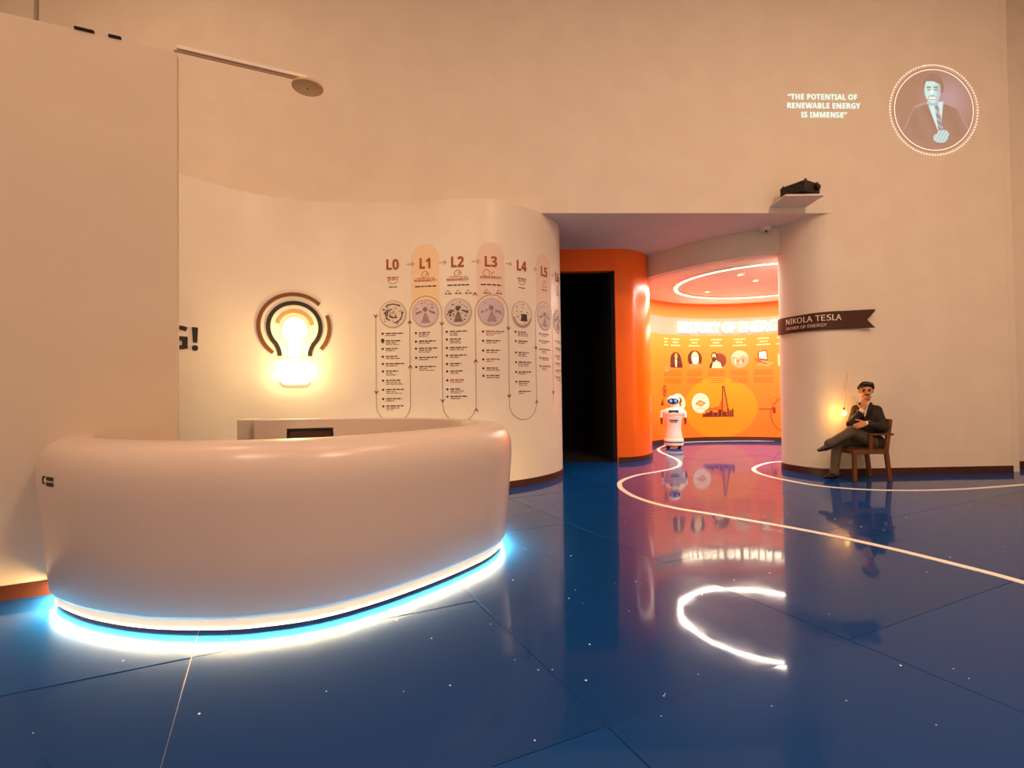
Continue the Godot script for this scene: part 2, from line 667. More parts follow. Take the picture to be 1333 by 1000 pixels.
func build_floor() -> void:
	var fl := Node3D.new()
	hang("floor", fl)
	fl.set_meta("kind", "structure")
	tag(fl, "glossy deep blue floor of large square slabs", "floor")
	var s := st()
	box(s, Vector3(0.5, -0.0665, -3.5), Vector3(20.0, 0.12, 25.0), 0.0)
	put("floor_bed", s, M.joint, fl)
	var e := Vector2(cos(deg_to_rad(25.7)), -sin(deg_to_rad(25.7)))
	var n := Vector2(sin(deg_to_rad(25.7)), cos(deg_to_rad(25.7)))
	s = st()
	box(s, Vector3.ZERO, Vector3(1.641, 0.02, 1.466), 0.0015)
	var mesh := s.commit()
	for i in range(-7, 10):
		for j in range(-12, 6):
			var c := e * (-0.36 + 1.645 * (i + 0.5)) + n * (-1.8 + 1.47 * (j + 0.5))
			if c.x < -8.3 or c.x > 10.0 or c.y > 2.5 or c.y < -15.2:
				continue
			if absf(c.x) > 2.6 - c.y * 1.25:
				continue
			var o := MeshInstance3D.new()
			o.mesh = mesh
			o.material_override = M.floor[rng.randi() % 3]
			o.position = Vector3(c.x, -0.01, c.y)
			o.rotation = Vector3(deg_to_rad(rng.randf_range(-0.07, 0.07)), deg_to_rad(25.7), deg_to_rad(rng.randf_range(-0.07, 0.07)))
			if i == 1 and j == -1:
				o.rotation.x = deg_to_rad(0.32)
			hang("floor_slab", o, fl)
	# white lines let into the floor
	var l1 := [Vector2(7.31, -13.95), Vector2(6.37, -14.15), Vector2(5.3, -14.14), Vector2(4.65, -13.95), Vector2(4.12, -13.53), Vector2(3.78, -12.99), Vector2(3.52, -12.47), Vector2(3.38, -11.8), Vector2(3.37, -11.2), Vector2(3.34, -10.55), Vector2(3.25, -10.04), Vector2(3.08, -9.6), Vector2(2.83, -9.25), Vector2(2.52, -8.97), Vector2(2.13, -8.67), Vector2(1.83, -8.31), Vector2(1.65, -7.97), Vector2(1.57, -7.6), Vector2(1.56, -7.3), Vector2(1.61, -6.87), Vector2(1.75, -6.46), Vector2(1.96, -6.13), Vector2(2.19, -5.9), Vector2(2.58, -5.48), Vector2(2.94, -5.06), Vector2(3.27, -4.54), Vector2(3.53, -3.98), Vector2(3.64, -3.66), Vector2(3.85, -2.9), Vector2(3.95, -2.1)]
	var l2 := [Vector2(5.31, -10.04), Vector2(4.94, -9.9), Vector2(4.56, -9.55), Vector2(4.26, -9.14), Vector2(4.13, -8.76), Vector2(4.11, -8.4), Vector2(4.19, -8.0), Vector2(4.37, -7.53), Vector2(4.65, -7.25), Vector2(5.0, -7.1), Vector2(5.4, -7.04), Vector2(5.84, -7.05), Vector2(6.35, -7.12), Vector2(7.27, -7.35), Vector2(8.3, -7.65)]
	for k in 2:
		var p := Path.new(l1 if k == 0 else l2, true, 8)
		s = st()
		for i in p.p.size() - 1:
			var q := []
			for w in [[i, 1.0], [i + 1, 1.0], [i + 1, -1.0], [i, -1.0]]:
				var v: Vector2 = p.p[w[0]] + p.n[w[0]] * w[1] * 0.036
				q.append(Vector3(v.x, 0.0035, v.y))
			quad(s, q[0], q[1], q[2], q[3], Vector3.UP)
			for w in [[0, 1], [3, 2]]:
				var nn: Vector2 = p.n[i] * (1.0 if w[0] == 0 else -1.0)
				quad(s, q[w[0]], q[w[1]], q[w[1]] - Vector3(0, 0.0035, 0), q[w[0]] - Vector3(0, 0.0035, 0), Vector3(nn.x, 0, nn.y))
		tag(put("floor_line", s, M.line), "long white line let into the blue floor, snaking out from the small robot" if k == 0 else "white line let into the blue floor, curving round in front of the seated figure", "floor line")
	# specks
	var mm := MultiMesh.new()
	mm.transform_format = MultiMesh.TRANSFORM_3D
	s = st()
	lathe(s, [Vector2(0.0075, 0), Vector2(0.006, 0.003), Vector2(0, 0.0035)], Vector3.ZERO, 8)
	mm.mesh = s.commit()
	mm.instance_count = 90
	for i in 90:
		var z := -rng.randf_range(1.7, 6.5)
		mm.set_instance_transform(i, Transform3D(Basis.from_scale(Vector3.ONE * rng.randf_range(0.25, 0.8)), Vector3(rng.randf_range(-1.0, 1.0) * -z * 0.95, 0.002, z)))
	var mi := MultiMeshInstance3D.new()
	mi.multimesh = mm
	mi.material_override = mat(c8(255, 250, 240), 0.4)
	hang("floor_specks", mi)
	mi.set_meta("kind", "stuff")
	tag(mi, "tiny white specks scattered over the glossy blue floor", "specks")

func build_walls() -> void:
	niche = Path.new([Vector2(-4.6, -5.5), Vector2(-4.4, -6.2), Vector2(-4.2, -6.5), Vector2(-3.79, -7.02), Vector2(-3.46, -7.27), Vector2(-3.08, -7.45), Vector2(-2.64, -7.55), Vector2(-1.93, -7.59), Vector2(-1.45, -7.57), Vector2(-0.96, -7.5), Vector2(-0.575, -7.47), Vector2(-0.25, -7.5), Vector2(0.07, -7.7), Vector2(0.38, -7.98), Vector2(0.64, -8.33), Vector2(0.8, -8.65), Vector2(0.86, -8.95), Vector2(0.82, -9.25), Vector2(0.65, -9.5), Vector2(0.3, -9.6)])
	column = Path.new([Vector2(5.6, -9.3), Vector2(5.0, -9.3), Vector2(4.8, -9.2), Vector2(4.74, -9.0), Vector2(4.8, -8.72), Vector2(4.9, -8.52), Vector2(5.02, -8.38), Vector2(5.2, -8.31), Vector2(5.6, -8.315), Vector2(6.2, -8.34), Vector2(7.2, -8.38), Vector2(8.15, -8.42)])
	front = Path.new([Vector2(-7.5, -8.0), Vector2(0.4, -8.12), Vector2(5.1, -8.3), Vector2(8.2, -8.42)], false)
	var arc := []
	for i in 61:
		var a := deg_to_rad(200.0 - 180.0 * i / 60.0)
		arc.append(Vector2(5.75 + 2.82 * cos(a), -11.5 - 2.82 * sin(a)))
	gallery = Path.new(arc, false)
	var s := st()
	prism(s, strip_foot(niche, 0, niche.length(), 0.0, -0.14), 0.0, H)
	structure("wall_niche", s, M.satin, "cream wall curving in an S behind the reception desk")
	# upper wall with its underside at H; ledge that closes the top of the niche
	s = st()
	prism(s, [Vector2(-7.37, -8.0), Vector2(0.4, -8.12), Vector2(5.12, -8.3), Vector2(5.12, -8.6), Vector2(-1.0, -8.4), Vector2(-7.37, -8.25)], H, TOP)
	structure("wall_upper", s, M.plaster, "tall plain cream upper wall above the niche and the passage")
	s = st()
	prism(s, niche.sub(0.0, 6.2, -0.05) + [Vector2(0.4, -8.3), Vector2(-7.6, -8.3), Vector2(-7.6, -5.4)], H - 0.08, H - 0.002)
	structure("ledge", s, M.plaster, "ledge on top of the curved niche wall", "ledge")
	# passage ceiling
	s = st()
	prism(s, [Vector2(-1.0, -8.4), Vector2(5.12, -8.6), Vector2(8.1, -8.6), Vector2(8.1, -15.0), Vector2(-1.0, -15.0)], H, H + 0.16)
	structure("ceiling_passage", s, M.plaster, "flat soffit over the passage between desk wall and round column", "ceiling")
	# right hand mass: rounded column that runs on as the wall behind the seated figure
	s = st()
	var foot := column.sub(0, column.length(), 0.0)
	foot.append(Vector2(8.15, -9.25))
	prism(s, foot, 0.0, H + 0.001)
	structure("wall_column", s, M.plaster, "cream wall with a rounded end behind the seated figure")
	s = st()
	prism(s, [Vector2(5.1, -8.3), Vector2(8.15, -8.42), Vector2(8.15, -9.0), Vector2(5.1, -9.0)], H, TOP)
	structure("wall_upper", s, M.plaster, "tall plain cream wall that carries the projected portrait")
	# stepped right edge
	s = st()
	prism(s, [Vector2(8.15, -8.5), Vector2(8.19, -8.46), Vector2(8.3, -8.46), Vector2(8.34, -8.5), Vector2(8.34, -9.3), Vector2(8.15, -9.3)], 0.0, TOP)
	structure("trim_1", s, M.plaster, "narrow upright strip at the right end of the portrait wall", "trim")
	s = st()
	box(s, Vector3(9.0, TOP / 2, -8.95), Vector3(1.4, TOP, 0.2), 0.01)
	structure("wall_recess", s, M.plaster, "set-back cream wall at the far right edge")
	s = st()
	box(s, Vector3(9.0, 0.06, -8.83), Vector3(1.4, 0.12, 0.04), 0.006)
	structure("baseboard_recess", s, M.base, "dark brown baseboard of the set-back wall at far right", "baseboard")
	# shell of the hall
	for a in [["wall_right", Vector3(9.7, TOP / 2, -0.9), Vector3(0.2, TOP, 16.2), "plain right side wall of the hall"], ["wall_left", Vector3(-8.9, TOP / 2, -0.9), Vector3(0.2, TOP, 16.6), "plain left side wall of the hall"], ["wall_rear", Vector3(0.4, TOP / 2, 7.1), Vector3(18.8, TOP, 0.2), "plain rear wall of the hall behind the viewpoint"], ["wall_corner", Vector3(-8.1, TOP / 2, -8.1), Vector3(1.27, TOP, 0.2), "cream wall section left of the dark upright slit"], ["ceiling", Vector3(0.4, TOP + 0.1, -0.8), Vector3(18.8, 0.2, 16.4), "plain high ceiling of the hall"]]:
		s = st()
		box(s, a[1], a[2], 0.01)
		structure(a[0], s, M.plaster, a[3], "ceiling" if a[0] == "ceiling" else "wall")
	s = st()
	box(s, Vector3(-7.45, TOP / 2, -8.32), Vector3(0.5, TOP, 0.12), 0.0)  # dark box standing for the shade inside the gap between the walls
	structure("trim_2", s, M.dark, "dark strip standing for the shade of an upright slit high up at the left of the hall wall", "trim")
	# free-standing panel at the left
	var a := Vector2(-2.64, -4.06)
	var d := Vector2(-0.902, 0.432)
	var nn := Vector2(d.y, -d.x) * -1.0
	if nn.y < 0:
		nn = -nn
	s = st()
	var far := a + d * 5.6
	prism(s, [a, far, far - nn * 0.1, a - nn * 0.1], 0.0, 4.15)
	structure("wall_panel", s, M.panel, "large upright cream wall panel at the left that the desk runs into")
	s = st()
	prism(s, [a + nn * 0.014 + d * 0.01, far + nn * 0.014, far + nn * 0.0, a + d * 0.01], 0.0, 0.1)
	structure("baseboard_left", s, M.base, "brown baseboard along the left wall panel", "baseboard")
	# baseboards
	s = st()
	prism(s, strip_foot(niche, 0, niche.length(), 0.014, -0.01), 0.0, 0.1)
	structure("baseboard_niche", s, M.base, "brown baseboard along the curved niche wall", "baseboard")
	s = st()
	prism(s, strip_foot(column, 0.0, column.length(), 0.014, -0.01), 0.0, 0.11)
	structure("baseboard_column", s, M.base, "brown baseboard round the rounded wall end", "baseboard")
	# orange pillar with the dark doorway
	var op := Path.new([Vector2(2.07, -10.21), Vector2(2.3, -10.24), Vector2(2.53, -10.35), Vector2(2.78, -10.62), Vector2(2.95, -10.95), Vector2(3.04, -11.3), Vector2(3.05, -11.8), Vector2(3.0, -12.3), Vector2(2.9, -12.6)])
	s = st()
	prism(s, op.sub(0, op.length()) + [Vector2(2.07, -12.6)], 0.0, H)
	structure("wall_orange", s, M.orange, "glossy orange wall with a rounded corner beside the dark doorway")
	s = st()
	prism(s, [Vector2(0.2, -10.25), Vector2(2.07, -10.21), Vector2(2.07, -10.4), Vector2(0.2, -10.4)], 3.81, H)
	structure("wall_lintel", s, M.orange, "orange strip of wall above the dark doorway")
	s = st()
	prism(s, strip_foot(op, 0.02, op.length(), 0.014, -0.01), 0.0, 0.1)
	structure("baseboard_orange", s, M.base, "brown baseboard round the orange wall", "baseboard")
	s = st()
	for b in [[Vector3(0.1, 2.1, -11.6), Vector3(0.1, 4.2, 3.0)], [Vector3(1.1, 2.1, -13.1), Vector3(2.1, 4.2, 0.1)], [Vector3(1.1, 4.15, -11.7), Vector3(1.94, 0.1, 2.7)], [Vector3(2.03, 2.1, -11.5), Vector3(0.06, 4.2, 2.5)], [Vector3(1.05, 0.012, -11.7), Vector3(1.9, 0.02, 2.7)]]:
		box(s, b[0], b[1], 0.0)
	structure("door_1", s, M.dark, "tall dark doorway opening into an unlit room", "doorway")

func build_desk() -> void:
	var desk := thing("reception_desk", "large rounded white reception desk floating on a glowing plinth", "reception desk", Vector3.ZERO)
	var ctl := [Vector2(-3.33, -3.82), Vector2(-3.23, -3.64), Vector2(-3.115, -3.48), Vector2(-2.956, -3.354), Vector2(-2.649, -3.19), Vector2(-2.298, -3.07), Vector2(-2.023, -3.02), Vector2(-1.701, -3.01), Vector2(-1.487, -3.04), Vector2(-1.2, -3.14), Vector2(-0.917, -3.35), Vector2(-0.619, -3.67), Vector2(-0.355, -4.02), Vector2(-0.17, -4.35), Vector2(-0.09, -4.7), Vector2(-0.16, -5.1), Vector2(-0.4, -5.55), Vector2(-0.8, -5.92), Vector2(-1.4, -6.17), Vector2(-2.2, -6.25), Vector2(-3.0, -6.12)]
	var p := Path.new(ctl, true, 8)
	# path runs left to right along the front: its normal points out of the desk
	var prof := [Vector2(-0.3, 0.1), Vector2(-0.02, 0.1), Vector2(0.0, 0.108), Vector2(0.012, 0.13), Vector2(0.048, 0.5), Vector2(0.073, 0.78), Vector2(0.079, 0.88), Vector2(0.076, 0.955), Vector2(0.063, 1.02), Vector2(0.036, 1.07), Vector2(-0.002, 1.105), Vector2(-0.05, 1.124), Vector2(-0.11, 1.13), Vector2(-0.2, 1.13), Vector2(-0.212, 1.125), Vector2(-0.217, 1.113), Vector2(-0.22, 0.7), Vector2(-0.22, 0.3), Vector2(-0.3, 0.1)]
	put("body", loft(p, prof), desk_white(), desk)
	var s := st()
	box(s, Vector3(-3.12, 0.6, -6.13), Vector3(0.2, 1.06, 0.26), 0.008, Basis(Vector3.UP, 0.12))
	put("end_post", s, M.plaster, desk)
	# worktop inside, lower than the rim
	put("worktop", loft(p, [Vector2(-0.218, 0.72), Vector2(-0.218, 0.75), Vector2(-0.78, 0.75), Vector2(-0.785, 0.745), Vector2(-0.785, 0.725), Vector2(-0.78, 0.72), Vector2(-0.218, 0.72)], 0.6, p.length() - 0.1, true), mat(c8(214, 190, 160), 0.5), desk)
	put("plinth", loft(p, [Vector2(-0.13, 0.0), Vector2(-0.13, 0.04), Vector2(-0.2, 0.04), Vector2(-0.2, 0.0)]), M.white, desk)
	var strip := put("light_strip", loft(p, [Vector2(-0.03, 0.034), Vector2(-0.022, 0.04), Vector2(-0.022, 0.0985), Vector2(-0.13, 0.0985), Vector2(-0.13, 0.034), Vector2(-0.03, 0.034)]), glow(Color(1.0, 0.83, 0.66), 0.55), desk)
	strip.set_meta("label", "glowing warm white strip under the desk edge")
	var len := p.length()
	var cnt := 44
	for i in cnt:
		var sp := len * (i + 0.5) / cnt
		var q := p.point(sp, 0.06, -0.016)
		var n := p.normal(sp)
		area(q, (n + Vector3(0, -1.0, 0)).normalized(), Color(1.0, 0.84, 0.56), 0.7, Vector2(len / cnt * 1.0, 0.03), "strip_light")
	# badge on the left end
	s = st()
	var w := p
	var sb := 0.68
	text_on(s, w, "C", sb - 0.05, 0.862, 0.05, 0.079, 0.004, Color.BLACK, "Droid Sans", 700, 0)
	for k in 2:
		lay(s, w, rect(sb - 0.005, 0.854 + k * 0.034, sb + 0.09, 0.878 + k * 0.034), 0.082, Color(0.02, 0.02, 0.02))
	tag(put("desk_badge", s, M.ink), "small black badge on the left end of the white reception desk", "badge")
	# monitor on the worktop
	var m := thing("monitor", "small dark monitor standing behind the desk rim", "monitor", Vector3(-1.5, 0.75, -3.82), "", 0.12)
	s = st()
	for b in [[Vector3(0, 0.4, 0), Vector3(0.33, 0.022, 0.02)], [Vector3(0, 0.19, 0), Vector3(0.33, 0.022, 0.02)], [Vector3(-0.155, 0.295, 0), Vector3(0.022, 0.19, 0.02)], [Vector3(0.155, 0.295, 0), Vector3(0.022, 0.19, 0.02)]]:
		box(s, b[0], b[1], 0.004)
	put("frame", s, M.black, m)
	s = st()
	box(s, Vector3(0, 0.295, -0.002), Vector3(0.29, 0.19, 0.012), 0.002)  # screen with its brownish reflection put into the colour
	put("reflecting_screen", s, mat(c8(64, 42, 30), 0.4), m)
	s = st()
	tube(s, [Vector3(0, 0.02, -0.06), Vector3(0, 0.22, -0.02)], 0.014)
	box(s, Vector3(0, 0.008, -0.06), Vector3(0.2, 0.016, 0.16), 0.006)
	put("stand", s, M.black, m)

func desk_white() -> StandardMaterial3D:
	var m := mat(c8(214, 198, 188), 0.32)
	m.clearcoat_enabled = true
	m.clearcoat = 0.25
	m.clearcoat_roughness = 0.25
	return m

func loft(p: Path, prof: Array, s0 := 0.0, s1 := -1.0, closed := false) -> SurfaceTool:
	var s := st()
	if s1 < 0.0:
		s1 = p.length()
	var steps := int((s1 - s0) / 0.06)
	var nn := []
	for i in prof.size() - 1:
		var d: Vector2 = prof[i + 1] - prof[i]
		nn.append(Vector2(d.y, -d.x).normalized())
	for i in prof.size() - 1:
		var na: Vector2 = nn[i]
		var nb: Vector2 = nn[i]
		if i > 0 and nn[i - 1].dot(na) > 0.6:
			na = (na + nn[i - 1]).normalized()
		if i < prof.size() - 2 and nn[i + 1].dot(nb) > 0.6:
			nb = (nb + nn[i + 1]).normalized()
		for k in steps:
			var sa := lerpf(s0, s1, k / float(steps))
			var sb := lerpf(s0, s1, (k + 1) / float(steps))
			var A := p.normal(sa)
			var B := p.normal(sb)
			quadn(s, p.point(sa, prof[i].y, prof[i].x), p.point(sb, prof[i].y, prof[i].x), p.point(sb, prof[i + 1].y, prof[i + 1].x), p.point(sa, prof[i + 1].y, prof[i + 1].x),
				A * na.x + Vector3.UP * na.y, B * na.x + Vector3.UP * na.y, B * nb.x + Vector3.UP * nb.y, A * nb.x + Vector3.UP * nb.y)
	var f := PackedVector2Array(prof)
	if f[0].distance_to(f[-1]) < 1e-4:
		f.remove_at(f.size() - 1)
	var t := Geometry2D.triangulate_polygon(f)
	for e in [[s0, -1.0], [s1, 1.0]]:
		for i in range(0, t.size(), 3):
			var n: Vector3 = p.tangent(e[0]) * e[1]
			tri(s, p.point(e[0], f[t[i]].y, f[t[i]].x), p.point(e[0], f[t[i + 1]].y, f[t[i + 1]].x), p.point(e[0], f[t[i + 2]].y, f[t[i + 2]].x), n, n, n)
	return s

func arc_on(w: Path, cx: float, cy: float, r: float, a0: float, a1: float, off: float) -> Array:
	var o := []
	var cnt := maxi(6, int(absf(a1 - a0) / 5.0))
	for i in cnt + 1:
		var a := deg_to_rad(lerpf(a0, a1, i / float(cnt)))
		o.append(w.point(cx + r * cos(a), cy + r * sin(a), off))
	return o

func build_emblem() -> void:
	var t := thing("bulb_emblem", "large light bulb emblem of brown and black arcs with a glowing centre", "wall emblem", Vector3.ZERO)
	var cx := 2.536
	var cy := 2.395
	var s := st()
	for q in [[0.475, 45, 233, 0.052, c8(112, 64, 26), "outer_arc", "brown outer arc"], [0.475, -42, 22, 0.052, c8(124, 74, 30), "outer_arc", "short brown arc at the right"], [0.225, 8, 170, 0.042, c8(186, 130, 76), "inner_arc", "light orange inner arc"]]:
		s = st()
		plate(s, niche, stroke(oval(cx, cy, q[0], q[0], deg_to_rad(q[1]), deg_to_rad(q[2]), 40), q[3], Geometry2D.END_ROUND), 0.014)
		put(q[5], s, mat(q[4], 0.5), t).set_meta("label", q[6])
	s = st()
	var line := [Vector2(cx + 0.2, 1.975), Vector2(cx + 0.203, 2.03), Vector2(cx + 0.222, 2.09)] + oval(cx, cy, 0.35, 0.35, deg_to_rad(-44), deg_to_rad(224), 48) + [Vector2(cx - 0.222, 2.09), Vector2(cx - 0.203, 2.03), Vector2(cx - 0.2, 1.975)]
	plate(s, niche, stroke(line, 0.056, Geometry2D.END_ROUND), 0.014)
	put("bulb_outline", s, mat(c8(30, 22, 14), 0.5), t).set_meta("label", "black bulb outline")
	# frosted lamp in the middle: round head, neck and stepped base
	s = st()
	var g := st()
	for b in [oval(cx, 2.34, 0.17, 0.19)]:
		bulge(g, b, 0.05)
	put("lamp_head", g, glow(Color(1.0, 0.9, 0.62), 3.2), t)
	g = st()
	bulge(g, rect(cx - 0.09, 1.96, cx + 0.09, 2.16), 0.045)
	put("lamp_neck", g, glow(Color(1.0, 0.9, 0.62), 3.2), t)
	for k in 3:
		g = st()
		var hw: float = [0.22, 0.225, 0.2][k]
		bulge(g, Array(Geometry2D.offset_polygon(PackedVector2Array(rect(cx - hw + 0.05, 1.865 - k * 0.125, cx + hw - 0.05, 1.88 - k * 0.125)), 0.05, Geometry2D.JOIN_ROUND)[0]), 0.05)
		put("lamp_base_ring", g, glow(Color(1.0, 0.92, 0.68), 3.2), t)
	for q in [[cx, 2.36, 0.5], [cx, 2.08, 0.25], [cx - 0.1, 1.74, 0.5], [cx + 0.1, 1.74, 0.5]]:
		omni(niche.point(q[0], q[1], 0.16), Color(1.0, 0.87, 0.6), q[2] * 0.42, 0.05)
	# letters at the left
	s = st()
	text_on(s, niche, "G!", 1.305, 2.01, 0.29, 0.002, 0.012, c8(24, 16, 14), "Droid Sans", 700, 1)
	tag(put("wall_letters", s, M.ink), "black letter and exclamation mark on the niche wall beside the left panel", "wall lettering")

# flat plate of the outline poly (s, h) standing off a curved wall
func plate(s: SurfaceTool, w: Path, poly: Array, thick: float) -> void:
	lay(s, w, poly, thick, Color.WHITE)
	for i in poly.size():
		var a: Vector2 = poly[i]
		var b: Vector2 = poly[(i + 1) % poly.size()]
		var d := (b - a).normalized()
		var n := (w.tangent(a.x) * d.y - Vector3.UP * d.x) * (-1.0 if Geometry2D.is_polygon_clockwise(PackedVector2Array(poly)) else 1.0)
		s.set_color(Color.WHITE)
		quad(s, w.point(a.x, a.y, 0.0), w.point(b.x, b.y, 0.0), w.point(b.x, b.y, thick), w.point(a.x, a.y, thick), n)

# polygon on the niche wall raised to a soft edged block
func bulge(s: SurfaceTool, poly: Array, thick: float) -> void:
	var f := PackedVector2Array(poly)
	s.set_color(Color.WHITE)
	var layers := [[0.0, 0.0], [0.0, 0.6], [-0.012, 0.85], [-0.03, 1.0]]
	for k in 3:
		for i in f.size():
			var j := (i + 1) % f.size()
			var c := Vector2.ZERO
			for q in f:
				c += q / f.size()
			var P := []
			var N := []
			for w in [[i, k], [j, k], [j, k + 1], [i, k + 1]]:
				var dir: Vector2 = (f[w[0]] - c).normalized()
				var q: Vector2 = f[w[0]] + dir * layers[w[1]][0]
				P.append(niche.point(q.x, q.y, 0.001 + thick * layers[w[1]][1]))
				N.append((niche.tangent(q.x) * dir.x + Vector3.UP * dir.y + niche.normal(q.x) * [0.0, 0.2, 0.7, 2.0][w[1]]).normalized())
			quadn(s, P[0], P[1], P[2], P[3], N[0], N[1], N[2], N[3])
	var c := Vector2.ZERO
	for q in f:
		c += q / f.size()
	var inner := []
	for q in f:
		inner.append(q + (q - c).normalized() * -0.03)
	lay(s, niche, inner, 0.001 + thick, Color.WHITE, 1.0)

func arrow_head(s: SurfaceTool, w: Path, x: float, h: float, up: bool, c: Color) -> void:
	var d := 1.0 if up else -1.0
	lay_line(s, w, [Vector2(x - 0.028, h - d * 0.022), Vector2(x, h + d * 0.022), Vector2(x + 0.028, h - d * 0.022)], 0.012, 0.005, c)

func medallion(s: SurfaceTool, cx: float, cy: float, k: int) -> void:
	var edge := c8(182, 158, 148)
	var fill: Color = [c8(222, 206, 190), c8(206, 188, 194), c8(208, 194, 188), c8(200, 182, 194), c8(224, 212, 196), c8(212, 194, 190), c8(208, 192, 182)][k]
	lay(s, niche, oval(cx, cy, 0.205, 0.205), 0.003, edge)
	lay(s, niche, oval(cx - 0.004, cy + 0.004, 0.19, 0.19), 0.0045, fill)
	var dark: Color = [c8(84, 66, 60), c8(140, 112, 118), c8(92, 72, 66), c8(146, 118, 124), c8(60, 48, 44), c8(150, 126, 124), c8(120, 96, 90)][k]
	var r := RandomNumberGenerator.new()
	r.seed = 40 + k
	if k == 0:
		for i in 5:
			var a := r.randf() * TAU
			lay(s, niche, stroke(oval(cx, cy, 0.06 + 0.025 * i, 0.05 + 0.025 * i, a, a + r.randf_range(0.8, 2.2), 14), 0.018), 0.006, dark)
	elif k == 4:
		lay(s, niche, stroke(oval(cx, cy, 0.172, 0.172, 3.4, 6.0, 20), 0.026), 0.006, c8(170, 140, 120))
		lay(s, niche, [Vector2(cx - 0.01, cy + 0.01), Vector2(cx + 0.09, cy + 0.01), Vector2(cx + 0.1, cy - 0.1), Vector2(cx - 0.04, cy - 0.1)], 0.006, dark)
	else:
		lay(s, niche, oval(cx - 0.005, cy + 0.06, 0.036, 0.036, 0.0, TAU, 14), 0.006, dark)
		lay(s, niche, [Vector2(cx - 0.015, cy + 0.01), Vector2(cx + 0.012, cy + 0.01), Vector2(cx + 0.075, cy - 0.14), Vector2(cx - 0.07, cy - 0.14)], 0.006, dark.lerp(fill, 0.3))
		for sg in [-1.0, 1.0]:
			lay(s, niche, [Vector2(cx + sg * 0.05, cy + 0.045), Vector2(cx + sg * 0.06, cy + 0.02), Vector2(cx + sg * 0.15, cy - 0.02), Vector2(cx + sg * 0.15, cy + 0.015)], 0.006, dark)
	for i in (46 if k in [0, 2] else 16):
		var a := r.randf() * TAU
		var d := sqrt(r.randf()) * 0.165
		var z := r.randf_range(0.006, 0.018)
		var q := Vector2(cx + cos(a) * d, cy + sin(a) * d)
		lay(s, niche, [q + Vector2(-z, 0), q + Vector2(0, -z * 0.6), q + Vector2(z, 0.3 * z), q + Vector2(0, z)], 0.007, dark)

